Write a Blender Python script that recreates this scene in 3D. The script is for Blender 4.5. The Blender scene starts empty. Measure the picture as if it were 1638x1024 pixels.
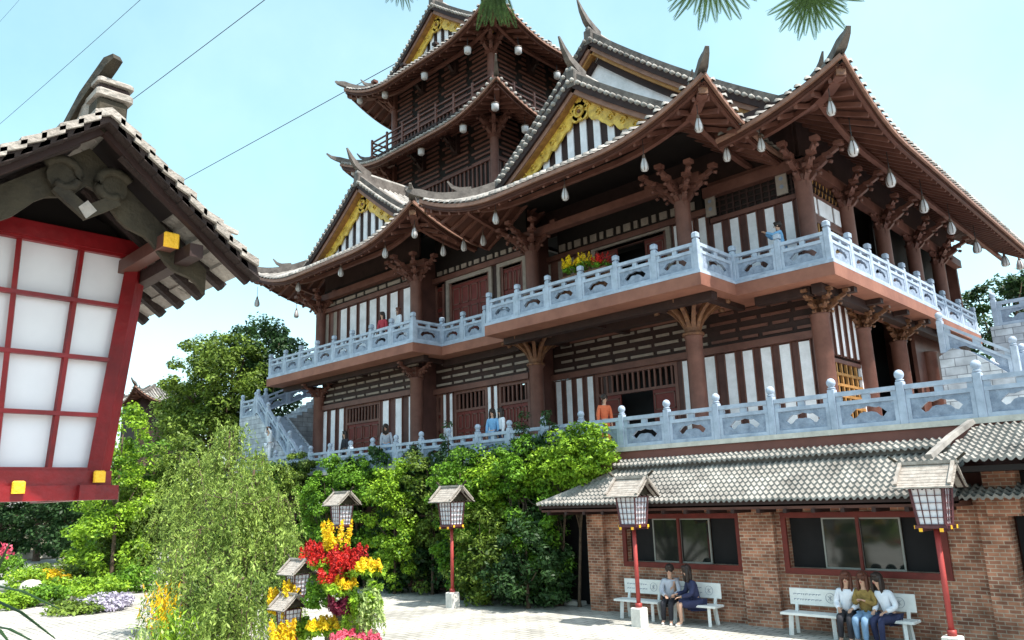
import bpy, bmesh, math, random
import numpy as np
from mathutils import Vector, Matrix
R = math.radians
PI = math.pi
rnd = random.Random(7)
sc = bpy.context.scene
COL = sc.collection

# ---------------------------------------------------------------- camera
CAMPOS = (0.0, 0.0, 3.0)
MR = ((0.7137078, 0.1797203, 0.6769947), (0.6997582, -0.1401998, -0.7004873), (-0.0309773, 0.9736758, -0.2258224))
cam_d = bpy.data.cameras.new('camera')
cam = bpy.data.objects.new('camera', cam_d)
COL.objects.link(cam)
mw = Matrix(MR).to_4x4()
mw.translation = Vector(CAMPOS)
cam.matrix_world = mw
cam_d.sensor_width = 36
cam_d.lens = 36 * 1232 / 1638
cam_d.clip_start = 0.05
cam_d.clip_end = 3000
sc.camera = cam
# ---------------------------------------------------------------- light
SUN = Vector((1.0, 0.10, 2.0)).normalized()
w = bpy.data.worlds.new('World')
sc.world = w
w.use_nodes = True
nt = w.node_tree
nt.nodes.clear()
sky = nt.nodes.new('ShaderNodeTexSky')
sky.sky_type = 'NISHITA'
sky.sun_disc = False
sky.sun_elevation = math.asin(SUN.z)
sky.sun_rotation = math.atan2(SUN.x, SUN.y)
sky.air_density = 1.0
sky.dust_density = 1.9
sky.ozone_density = 1.0
bg = nt.nodes.new('ShaderNodeBackground')
bg.inputs['Strength'].default_value = 0.145
wo = nt.nodes.new('ShaderNodeOutputWorld')
hs = nt.nodes.new('ShaderNodeHueSaturation')
hs.inputs['Hue'].default_value = 0.45
hs.inputs['Saturation'].default_value = 0.9
hs.inputs['Value'].default_value = 1.0
nt.links.new(sky.outputs[0], hs.inputs['Color'])
stc = nt.nodes.new('ShaderNodeTexCoord')
sno = nt.nodes.new('ShaderNodeTexNoise'); sno.inputs['Scale'].default_value = 2.2; sno.inputs['Detail'].default_value = 7; sno.inputs['Roughness'].default_value = 0.55
smr = nt.nodes.new('ShaderNodeMapRange'); smr.inputs['From Min'].default_value = 0.42; smr.inputs['From Max'].default_value = 0.75; smr.inputs['To Min'].default_value = 0.0; smr.inputs['To Max'].default_value = 0.16
smx = nt.nodes.new('ShaderNodeMix'); smx.data_type = 'RGBA'; smx.inputs['B'].default_value = (5.2, 6.2, 6.6, 1)
nt.links.new(stc.outputs['Generated'], sno.inputs['Vector']); nt.links.new(sno.outputs['Fac'], smr.inputs['Value'])
nt.links.new(smr.outputs[0], smx.inputs['Factor']); nt.links.new(hs.outputs[0], smx.inputs['A'])
nt.links.new(smx.outputs['Result'], bg.inputs['Color'])
nt.links.new(bg.outputs[0], wo.inputs['Surface'])
sd = bpy.data.lights.new('sun', 'SUN')
sd.energy = 3.6
sd.angle = R(0.5)
sd.color = (1.0, 0.95, 0.86)
so = bpy.data.objects.new('sun', sd)
COL.objects.link(so)
so.rotation_euler = (-SUN).to_track_quat('-Z', 'Y').to_euler()
sc.view_settings.view_transform = 'Standard'
sc.view_settings.look = 'None'
sc.view_settings.exposure = 1.27
sc.view_settings.gamma = 1.0

# ---------------------------------------------------------------- materials
def lin(c):
    return tuple(c) + (1.0,)
def mat(name, col, rough=0.7, var=0.25, scale=4.0, bump=0.0, spec=0.3, metal=0.0, col2=None, island=False, detail=6.0):
    m = bpy.data.materials.new(name)
    m.use_nodes = True
    t = m.node_tree
    b = t.nodes['Principled BSDF']
    b.inputs['Roughness'].default_value = rough
    b.inputs['Specular IOR Level'].default_value = spec
    b.inputs['Metallic'].default_value = metal
    tc = t.nodes.new('ShaderNodeTexCoord')
    no = t.nodes.new('ShaderNodeTexNoise')
    no.inputs['Scale'].default_value = scale
    no.inputs['Detail'].default_value = detail
    no.inputs['Roughness'].default_value = 0.65
    t.links.new(tc.outputs['Object'], no.inputs['Vector'])
    cr = t.nodes.new('ShaderNodeValToRGB')
    a = col2 if col2 else tuple(max(0, c * (1 - var)) for c in col)
    bb = col if col2 else tuple(min(1, c * (1 + var)) for c in col)
    cr.color_ramp.elements[0].position = 0.32
    cr.color_ramp.elements[1].position = 0.68
    cr.color_ramp.elements[0].color = lin(a)
    cr.color_ramp.elements[1].color = lin(bb)
    t.links.new(no.outputs['Fac'], cr.inputs['Fac'])
    out = cr.outputs['Color']
    if island:
        g = t.nodes.new('ShaderNodeNewGeometry')
        mx = t.nodes.new('ShaderNodeMix')
        mx.data_type = 'RGBA'
        mx.blend_type = 'MULTIPLY'
        mx.inputs['Factor'].default_value = 1.0
        mr = t.nodes.new('ShaderNodeMapRange')
        mr.inputs['To Min'].default_value = 0.62
        mr.inputs['To Max'].default_value = 1.35
        t.links.new(g.outputs['Random Per Island'], mr.inputs['Value'])
        cb = t.nodes.new('ShaderNodeCombineColor')
        for k in range(3):
            t.links.new(mr.outputs[0], cb.inputs[k])
        t.links.new(out, mx.inputs['A'])
        t.links.new(cb.outputs[0], mx.inputs['B'])
        out = mx.outputs['Result']
    t.links.new(out, b.inputs['Base Color'])
    if bump > 0:
        bp = t.nodes.new('ShaderNodeBump')
        bp.inputs['Strength'].default_value = bump
        bp.inputs['Distance'].default_value = 0.02
        n2 = t.nodes.new('ShaderNodeTexNoise')
        n2.inputs['Scale'].default_value = scale * 6
        n2.inputs['Detail'].default_value = 4
        t.links.new(tc.outputs['Object'], n2.inputs['Vector'])
        t.links.new(n2.outputs['Fac'], bp.inputs['Height'])
        t.links.new(bp.outputs['Normal'], b.inputs['Normal'])
    return m

def leafmat(name, c1, c2, trans=0.3):
    m = bpy.data.materials.new(name)
    m.use_nodes = True
    t = m.node_tree
    b = t.nodes['Principled BSDF']
    b.inputs['Roughness'].default_value = 0.5
    b.inputs['Specular IOR Level'].default_value = 0.25
    g = t.nodes.new('ShaderNodeNewGeometry')
    tc = t.nodes.new('ShaderNodeTexCoord')
    no = t.nodes.new('ShaderNodeTexNoise')
    no.inputs['Scale'].default_value = 0.9
    no.inputs['Detail'].default_value = 3
    t.links.new(tc.outputs['Object'], no.inputs['Vector'])
    ma = t.nodes.new('ShaderNodeMath')
    ma.operation = 'MULTIPLY_ADD'
    ma.inputs[1].default_value = 0.55
    t.links.new(g.outputs['Random Per Island'], ma.inputs[0])
    m2 = t.nodes.new('ShaderNodeMath')
    m2.operation = 'MULTIPLY_ADD'
    m2.inputs[1].default_value = 1.3
    m2.inputs[2].default_value = -0.42
    t.links.new(no.outputs['Fac'], m2.inputs[0])
    t.links.new(m2.outputs[0], ma.inputs[2])
    cr = t.nodes.new('ShaderNodeValToRGB')
    cr.color_ramp.elements[0].position = 0.1
    cr.color_ramp.elements[1].position = 0.85
    cr.color_ramp.elements[0].color = lin(c1)
    cr.color_ramp.elements[1].color = lin(c2)
    t.links.new(ma.outputs[0], cr.inputs['Fac'])
    t.links.new(cr.outputs[0], b.inputs['Base Color'])
    tr = t.nodes.new('ShaderNodeBsdfTranslucent')
    t.links.new(cr.outputs[0], tr.inputs['Color'])
    mx = t.nodes.new('ShaderNodeMixShader')
    mx.inputs['Fac'].default_value = trans
    o = t.nodes['Material Output']
    t.links.new(b.outputs[0], mx.inputs[1])
    t.links.new(tr.outputs[0], mx.inputs[2])
    t.links.new(mx.outputs[0], o.inputs['Surface'])
    return m

def brickmat(name, c1, c2, mortar, bw, bh, ms, axis='XZ', rough=0.85, bump=0.4, noise=0.35, off=0.5, nscale=3.0):
    m = bpy.data.materials.new(name)
    m.use_nodes = True
    t = m.node_tree
    b = t.nodes['Principled BSDF']
    b.inputs['Roughness'].default_value = rough
    b.inputs['Specular IOR Level'].default_value = 0.2
    tc = t.nodes.new('ShaderNodeTexCoord')
    sp = t.nodes.new('ShaderNodeSeparateXYZ')
    cb = t.nodes.new('ShaderNodeCombineXYZ')
    t.links.new(tc.outputs['Object'], sp.inputs[0])
    if axis == 'XZ':
        ad = t.nodes.new('ShaderNodeMath')
        ad.operation = 'ADD'
        t.links.new(sp.outputs[0], ad.inputs[0])
        t.links.new(sp.outputs[1], ad.inputs[1])
        t.links.new(ad.outputs[0], cb.inputs[0])
        t.links.new(sp.outputs[2], cb.inputs[1])
    else:
        t.links.new(sp.outputs[0], cb.inputs[0])
        t.links.new(sp.outputs[1], cb.inputs[1])
    br = t.nodes.new('ShaderNodeTexBrick')
    br.offset = off
    br.inputs['Scale'].default_value = 1.0
    br.inputs['Brick Width'].default_value = bw
    br.inputs['Row Height'].default_value = bh
    br.inputs['Mortar Size'].default_value = ms
    br.inputs['Mortar Smooth'].default_value = 0.3
    br.inputs['Bias'].default_value = 0.0
    br.inputs['Color1'].default_value = lin(c1)
    br.inputs['Color2'].default_value = lin(c2)
    br.inputs['Mortar'].default_value = lin(mortar)
    t.links.new(cb.outputs[0], br.inputs['Vector'])
    no = t.nodes.new('ShaderNodeTexNoise')
    no.inputs['Scale'].default_value = nscale
    no.inputs['Detail'].default_value = 8
    t.links.new(tc.outputs['Object'], no.inputs['Vector'])
    mr = t.nodes.new('ShaderNodeMapRange')
    mr.inputs['From Min'].default_value = 0.3
    mr.inputs['From Max'].default_value = 0.7
    mr.inputs['To Min'].default_value = 1 - noise
    mr.inputs['To Max'].default_value = 1 + noise
    t.links.new(no.outputs['Fac'], mr.inputs['Value'])
    mx = t.nodes.new('ShaderNodeVectorMath')
    mx.operation = 'SCALE'
    t.links.new(br.outputs['Color'], mx.inputs[0])
    t.links.new(mr.outputs[0], mx.inputs['Scale'])
    t.links.new(mx.outputs[0], b.inputs['Base Color'])
    if bump > 0:
        bp = t.nodes.new('ShaderNodeBump')
        bp.invert = True
        bp.inputs['Strength'].default_value = bump
        bp.inputs['Distance'].default_value = 0.012
        t.links.new(br.outputs['Fac'], bp.inputs['Height'])
        t.links.new(bp.outputs['Normal'], b.inputs['Normal'])
    return m

M = {}
M['tile'] = mat('roof_tile', (0.40, 0.375, 0.345), 0.6, scale=1.6, col2=(0.15, 0.14, 0.13), bump=0.3, island=True)
M['tile2'] = mat('pantile_grey', (0.34, 0.325, 0.30), 0.7, scale=1.8, col2=(0.13, 0.122, 0.112), bump=0.3, island=False)
M['tileflat'] = mat('roof_pan', (0.12, 0.11, 0.10), 0.8, scale=3, col2=(0.035, 0.032, 0.03), bump=0.3)
M['ridge'] = mat('roof_ridge', (0.17, 0.15, 0.135), 0.75, scale=3, col2=(0.06, 0.05, 0.045), bump=0.4)
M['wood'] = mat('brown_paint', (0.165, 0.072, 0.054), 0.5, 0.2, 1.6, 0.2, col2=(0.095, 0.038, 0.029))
M['shadewood'] = mat('shaded_wall_timber', (0.105, 0.044, 0.036), 0.6, scale=1.3, bump=0.25, col2=(0.055, 0.022, 0.018))  # darker copy of the brown paint, recess shade put into the colour
M['darkwood'] = mat('dark_wood', (0.030, 0.014, 0.012), 0.65, 0.3, 3.0, 0.2)
M['shadowblack'] = mat('shadow_wood', (0.010, 0.006, 0.005), 0.7, 0.3, 3.0)  # near-black brown, deep shade painted into the wood colour
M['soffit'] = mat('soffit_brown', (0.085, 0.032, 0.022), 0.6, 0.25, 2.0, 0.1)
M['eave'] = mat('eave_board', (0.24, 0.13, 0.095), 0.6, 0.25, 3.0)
M['concrete'] = mat('painted_concrete', (0.29, 0.125, 0.085), 0.7, scale=1.1, bump=0.3, col2=(0.19, 0.075, 0.052))
M['brownwall'] = mat('brown_render', (0.15, 0.062, 0.050), 0.75, 0.18, 1.2, 0.2)
M['plaster'] = mat('white_plaster', (0.87, 0.85, 0.90), 0.75, scale=2.2, bump=0.2, col2=(0.64, 0.63, 0.66))
M['cream'] = mat('cream_plank', (0.26, 0.215, 0.185), 0.75, 0.2, 4, 0.1)
M['stone'] = mat('grey_stone', (0.44, 0.51, 0.62), 0.6, scale=2.6, col2=(0.26, 0.31, 0.39), bump=0.35)
M['relief'] = mat('carved_stone', (0.31, 0.37, 0.47), 0.7, scale=6.0, col2=(0.16, 0.20, 0.27), bump=0.9)
M['gold'] = mat('gold_paint', (0.86, 0.58, 0.09), 0.42, scale=5, col2=(0.40, 0.24, 0.03), bump=0.9, spec=0.6)
M['bronze'] = mat('bronze_bracket', (0.22, 0.105, 0.05), 0.5, scale=8, col2=(0.09, 0.036, 0.025), bump=0.4)
M['doorred'] = mat('door_red', (0.125, 0.018, 0.013), 0.5, 0.25, 3)
M['lattice'] = mat('lattice_ochre', (0.32, 0.16, 0.05), 0.6, 0.3, 5)
M['dark'] = mat('dark_interior', (0.012, 0.011, 0.012), 0.9, 0.2, 2)  # near-black surfaces standing in for unlit interiors
M['shade'] = mat('lamp_white', (0.47, 0.46, 0.47), 0.35, 0.08, 9, 0.1)
M['cap'] = mat('lamp_cap', (0.12, 0.08, 0.06), 0.5, 0.2, 6)
M['red'] = mat('red_paint', (0.27, 0.008, 0.012), 0.4, scale=5, bump=0.15, spec=0.4, col2=(0.12, 0.005, 0.007))
M['lampframe'] = mat('lamp_frame_brown', (0.10, 0.035, 0.04), 0.5, 0.25, 6)
M['redpole'] = mat('red_pole', (0.33, 0.05, 0.045), 0.45, 0.25, 3, 0.1)
M['frost'] = mat('frosted_panel', (0.80, 0.80, 0.85), 0.2, scale=1.6, bump=0.04, spec=0.5, col2=(0.68, 0.68, 0.74))
M['goldcap'] = mat('gilt_beam_end', (0.90, 0.48, 0.03), 0.5, 0.12, 14, 0.4)
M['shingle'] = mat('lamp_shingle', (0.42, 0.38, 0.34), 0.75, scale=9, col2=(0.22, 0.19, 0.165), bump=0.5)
M['shadedshingle'] = mat('lamp_shingle_shaded', (0.035, 0.021, 0.018), 0.75, scale=9, col2=(0.02, 0.013, 0.012), bump=0.5)  # shaded copy of the lamp shingle for tile ends and underside
M['shadeboard'] = mat('weathered_shaded_board', (0.060, 0.048, 0.030), 0.8, scale=7, col2=(0.024, 0.019, 0.014), bump=0.4)  # weathered board, darkened to carry the shade under the roof
M['bench'] = mat('bench_white', (0.72, 0.72, 0.70), 0.55, 0.08, 6, 0.1)
M['ink'] = mat('bench_ink', (0.20, 0.23, 0.30), 0.7, 0.2, 6)
M['base'] = mat('post_base', (0.60, 0.58, 0.54), 0.8, 0.15, 6, 0.3)
M['alu'] = mat('aluminium', (0.24, 0.24, 0.22), 0.4, 0.08, 6)
M['bark'] = mat('bark', (0.13, 0.09, 0.06), 0.9, scale=9, col2=(0.05, 0.036, 0.026), bump=0.8)
M['wire'] = mat('wire', (0.03, 0.035, 0.04), 0.6, 0.1, 3)
M['earth'] = mat('earth', (0.12, 0.10, 0.06), 0.95, scale=4, col2=(0.06, 0.05, 0.03), bump=0.6)
M['kerb'] = mat('kerb_stone', (0.50, 0.48, 0.43), 0.85, 0.2, 4, 0.3)
M['brick'] = brickmat('brick_wall', (0.40, 0.18, 0.11), (0.19, 0.078, 0.052), (0.38, 0.29, 0.22), 0.20, 0.072, 0.010, noise=0.45)
M['paving'] = brickmat('paving', (0.44, 0.425, 0.385), (0.34, 0.33, 0.30), (0.15, 0.143, 0.13), 0.40, 0.20, 0.016, axis='XY', rough=0.9, bump=0.4, noise=0.30, nscale=0.7)
M['blockstone'] = brickmat('block_stone', (0.50, 0.53, 0.58), (0.36, 0.38, 0.43), (0.22, 0.23, 0.26), 0.55, 0.24, 0.014, rough=0.8, bump=0.6, noise=0.3)
def glassmat():
    m = bpy.data.materials.new('window_glass')
    m.use_nodes = True
    b = m.node_tree.nodes['Principled BSDF']
    b.inputs['Base Color'].default_value = (0.015, 0.018, 0.016, 1)
    b.inputs['Roughness'].default_value = 0.06
    b.inputs['Specular IOR Level'].default_value = 0.9
    return m
M['glass'] = glassmat()
M['skin'] = mat('skin', (0.52, 0.31, 0.22), 0.5, 0.06, 8)
M['hair'] = mat('hair', (0.03, 0.02, 0.017), 0.4, 0.2, 12)
M['hairbrown'] = mat('hair_brown', (0.10, 0.035, 0.022), 0.4, 0.2, 12)
M['denim'] = mat('denim', (0.20, 0.32, 0.48), 0.8, 0.15, 12)
M['black'] = mat('black_cloth', (0.025, 0.025, 0.032), 0.8, 0.2, 8)
M['navy'] = mat('navy_cloth', (0.03, 0.035, 0.085), 0.8, 0.2, 8)
M['whitecloth'] = mat('white_cloth', (0.70, 0.72, 0.78), 0.8, 0.1, 8)
M['olive'] = mat('olive_cloth', (0.26, 0.17, 0.05), 0.8, 0.3, 14)
M['orangecloth'] = mat('orange_cloth', (0.60, 0.14, 0.06), 0.8, 0.15, 8)
M['redcloth'] = mat('red_cloth', (0.45, 0.05, 0.07), 0.8, 0.15, 8)
M['bluecloth'] = mat('blue_cloth', (0.18, 0.38, 0.62), 0.8, 0.15, 8)
M['greycloth'] = mat('grey_cloth', (0.42, 0.45, 0.52), 0.8, 0.15, 8)
M['shoe'] = mat('shoe', (0.55, 0.52, 0.50), 0.6, 0.1, 8)
M['eye'] = mat('eye', (0.01, 0.01, 0.01), 0.3, 0.1, 8)
M['leafA'] = leafmat('leaf_mid', (0.018, 0.065, 0.008), (0.20, 0.40, 0.03))
M['leafB'] = leafmat('leaf_bright', (0.035, 0.115, 0.008), (0.36, 0.56, 0.04))
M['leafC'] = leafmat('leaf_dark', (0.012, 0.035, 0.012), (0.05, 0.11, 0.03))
M['leafD'] = leafmat('leaf_weeping', (0.07, 0.13, 0.022), (0.36, 0.48, 0.10))
M['leafE'] = leafmat('leaf_olive', (0.02, 0.05, 0.010), (0.22, 0.32, 0.045))
M['leafG'] = leafmat('leaf_frond', (0.02, 0.045, 0.015), (0.075, 0.14, 0.035), 0.35)
M['petR'] = leafmat('petal_red', (0.16, 0.005, 0.008), (0.72, 0.03, 0.02), 0.25)
M['petY'] = leafmat('petal_yellow', (0.62, 0.30, 0.01), (0.92, 0.74, 0.02), 0.25)
M['petP'] = leafmat('petal_pink', (0.50, 0.03, 0.08), (0.85, 0.22, 0.30), 0.25)
M['petM'] = leafmat('petal_maroon', (0.08, 0.006, 0.02), (0.22, 0.02, 0.05), 0.2)
M['petV'] = leafmat('petal_violet', (0.26, 0.24, 0.33), (0.62, 0.58, 0.68), 0.25)
M['petL'] = leafmat('leaf_pale', (0.16, 0.26, 0.06), (0.50, 0.60, 0.22), 0.3)

# ---------------------------------------------------------------- mesh builder
class MB:
    def __init__(s):
        s.v = []; s.f = []; s.m = []; s.smooth = []
        s.mats = []; s.parts = []
    def mi(s, m):
        if m not in s.mats: s.mats.append(m)
        return s.mats.index(m)
    def add(s, vs, fs, m, smooth=False):
        o = len(s.v)
        s.v.extend([tuple(p) for p in vs])
        k = s.mi(m); f0 = len(s.f)
        for f in fs:
            s.f.append(tuple(i + o for i in f)); s.m.append(k); s.smooth.append(smooth)
        s.parts.append((o, len(s.v)-o, f0, len(s.f)))
    def box(s, x0, x1, y0, y1, z0, z1, m):
        s.add([(x0,y0,z0),(x1,y0,z0),(x1,y1,z0),(x0,y1,z0),(x0,y0,z1),(x1,y0,z1),(x1,y1,z1),(x0,y1,z1)],
              [(0,3,2,1),(4,5,6,7),(0,1,5,4),(1,2,6,5),(2,3,7,6),(3,0,4,7)], m)
    def bev(s, x0, x1, y0, y1, z0, z1, m, b=0.02):
        # box with chamfered vertical and top edges
        pts = [(x0+b,y0),(x1-b,y0),(x1,y0+b),(x1,y1-b),(x1-b,y1),(x0+b,y1),(x0,y1-b),(x0,y0+b)]
        cx, cy = (x0+x1)/2, (y0+y1)/2
        def ring(k, z): return [(cx+(x-cx)*k[0], cy+(y-cy)*k[1], z) for x, y in pts]
        kx = 1 - b/max(1e-6,(x1-x0)/2); ky = 1 - b/max(1e-6,(y1-y0)/2)
        vs = ring((1,1), z0) + ring((1,1), z1-b) + ring((kx,ky), z1)
        fs = [tuple(range(7,-1,-1)), tuple(range(16,24))]
        for r in (0, 8):
            for i in range(8):
                j = (i+1) % 8
                fs.append((r+i, r+j, r+8+j, r+8+i))
        s.add(vs, fs, m)
    def beam(s, a, b, w, h, m, up=(0,0,1)):
        a = Vector(a); b = Vector(b); d = (b-a)
        if d.length < 1e-6: return
        d.normalize(); u = Vector(up)
        sd = d.cross(u)
        if sd.length < 1e-4: sd = d.cross(Vector((0,1,0)))
        sd.normalize(); u = sd.cross(d)
        sd *= w/2; u *= h/2
        vs = [a-sd-u, a+sd-u, a+sd+u, a-sd+u, b-sd-u, b+sd-u, b+sd+u, b-sd+u]
        s.add(vs, [(0,1,2,3),(7,6,5,4),(0,4,5,1),(1,5,6,2),(2,6,7,3),(3,7,4,0)], m)
    def sweep(s, path, wh, m, smooth=False):
        # rectangular section along a path; wh list of (w,h) or single; section stands up on z
        n = len(path); P = [Vector(p) for p in path]
        if not isinstance(wh, list): wh = [wh]*n
        vs = []
        for i in range(n):
            d = (P[min(i+1,n-1)] - P[max(i-1,0)]).normalized()
            sd = d.cross(Vector((0,0,1)))
            if sd.length < 1e-4: sd = Vector((1,0,0))
            sd.normalize(); u = sd.cross(d)
            w_, h_ = wh[i]
            vs += [P[i]-sd*w_/2, P[i]+sd*w_/2, P[i]+sd*w_/2*0.8+u*h_, P[i]-sd*w_/2*0.8+u*h_]
        fs = [(3,2,1,0), tuple(4*(n-1)+k for k in range(4))]
        for i in range(n-1):
            for k in range(4):
                fs.append((4*i+k, 4*i+(k+1)%4, 4*i+4+(k+1)%4, 4*i+4+k))
        s.add(vs, fs, m, smooth)
    def tube(s, path, r, m, n=8, smooth=True):
        P = [Vector(p) for p in path]
        if not isinstance(r, (list, tuple)): r = [r]*len(P)
        vs = []
        ref = Vector((0,0,1))
        d0 = (P[1]-P[0]).normalized()
        if abs(d0.z) > 0.9: ref = Vector((1,0,0))
        for i in range(len(P)):
            d = (P[min(i+1,len(P)-1)] - P[max(i-1,0)]).normalized()
            a = d.cross(ref)
            if a.length < 1e-3: a = d.cross(Vector((0,1,0)))
            a.normalize(); b = d.cross(a)
            for k in range(n):
                t = 2*PI*k/n
                vs.append(P[i] + (a*math.cos(t) + b*math.sin(t))*r[i])
        fs = [tuple(range(n)), tuple(range((len(P)-1)*n + n-1, (len(P)-1)*n-1, -1))]
        for i in range(len(P)-1):
            for k in range(n):
                fs.append((i*n+(k+1)%n, i*n+k, i*n+n+k, i*n+n+(k+1)%n))
        s.add(vs, fs, m, smooth)
    def lathe(s, prof, m, c=(0,0,0), n=12, smooth=True):
        vs = []
        for r_, z in prof:
            for k in range(n):
                t = 2*PI*k/n
                vs.append((c[0]+r_*math.cos(t), c[1]+r_*math.sin(t), c[2]+z))
        fs = []
        L = len(prof)
        for i in range(L-1):
            for k in range(n):
                fs.append((i*n+k, i*n+(k+1)%n, i*n+n+(k+1)%n, i*n+n+k))
        fs.append(tuple(range(n-1,-1,-1))); fs.append(tuple((L-1)*n+k for k in range(n)))
        s.add(vs, fs, m, smooth)
    def prism(s, poly, axis, a, b, m):
        # poly in 2d extruded along axis between a and b ; axis 'y': poly=(x,z) ; 'x': poly=(y,z); 'z': (x,y)
        def P(p, t):
            return (p[0],t,p[1]) if axis=='y' else ((t,p[0],p[1]) if axis=='x' else (p[0],p[1],t))
        n = len(poly)
        vs = [P(p,a) for p in poly] + [P(p,b) for p in poly]
        fs = [tuple(range(n)), tuple(range(2*n-1,n-1,-1))]
        for i in range(n):
            j = (i+1)%n
            fs.append((j,i,i+n,j+n))
        s.add(vs, fs, m)
    def build_each(s, name, parent=None):
        # one object per added piece
        for (o, n, f0, f1) in s.parts:
            q = MB(); q.v = s.v[o:o+n]; q.f = [tuple(i-o for i in f) for f in s.f[f0:f1]]
            q.m = s.m[f0:f1]; q.smooth = s.smooth[f0:f1]; q.mats = s.mats
            q.build(name, parent)
    def build(s, name, parent=None, matmap=None):
        off = Vector((0,0,0))
        if parent is not None:
            off = Vector(parent.get('_o', (0,0,0)))
        me = bpy.data.meshes.new(name)
        me.from_pydata([(v[0]-off.x, v[1]-off.y, v[2]-off.z) for v in s.v], [], s.f)
        for k in s.mats: me.materials.append(M[k])
        me.polygons.foreach_set('material_index', s.m)
        me.polygons.foreach_set('use_smooth', s.smooth)
        bm = bmesh.new(); bm.from_mesh(me)
        bmesh.ops.recalc_face_normals(bm, faces=bm.faces)
        bm.to_mesh(me); bm.free()
        me.update()
        o = bpy.data.objects.new(name, me)
        COL.objects.link(o)
        if parent is not None:
            o.parent = parent
            o['_o'] = tuple(off)
        return o

def tag(o, label=None, cat=None, group=None, kind=None):
    if label: o['label'] = label
    if cat: o['category'] = cat
    if group: o['group'] = group
    if kind: o['kind'] = kind
    return o
def thing(name, loc, label, cat, group=None, rz=0):
    o = bpy.data.objects.new(name, None)
    o.empty_display_size = 0.2
    COL.objects.link(o)
    o.location = loc
    o.rotation_euler = (0, 0, rz)
    o['_o'] = tuple(loc)
    return tag(o, label, cat, group)
def dup(root, loc, rz=0, label=None, group=None, scale=None):
    r = root.copy(); COL.objects.link(r)
    r.location = loc; r.rotation_euler = (0,0,rz)
    if scale: r.scale = scale
    if label: r['label'] = label
    if group: r['group'] = group
    for ch in list(root.children):
        c = ch.copy(); COL.objects.link(c); c.parent = r
        for g in list(ch.children):
            d = g.copy(); COL.objects.link(d); d.parent = c
    return r

# camera helper: the world point seen at a photo pixel on a given plane (used only to read off real positions)
def at(px, py, x=None, y=None, z=None):
    d = Vector((px-819, -(py-512), -1232))
    r = Matrix(MR) @ d
    c = Vector(CAMPOS)
    if x is not None: t = (x-c.x)/r.x
    elif y is not None: t = (y-c.y)/r.y
    else: t = (z-c.z)/r.z
    return c + r*t

# ================================================================ GROUND
def plane(name, x0, x1, y0, y1, z, m, kind='structure'):
    b = MB(); b.add([(x0,y0,z),(x1,y0,z),(x1,y1,z),(x0,y1,z)], [(0,1,2,3)], m)
    return tag(b.build(name), kind=kind)
plane('ground', -900, 900, -900, 900, 0, 'earth')
plane('paved_plaza', -60, 16, -12, 45, 0.004, 'paving')

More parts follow.
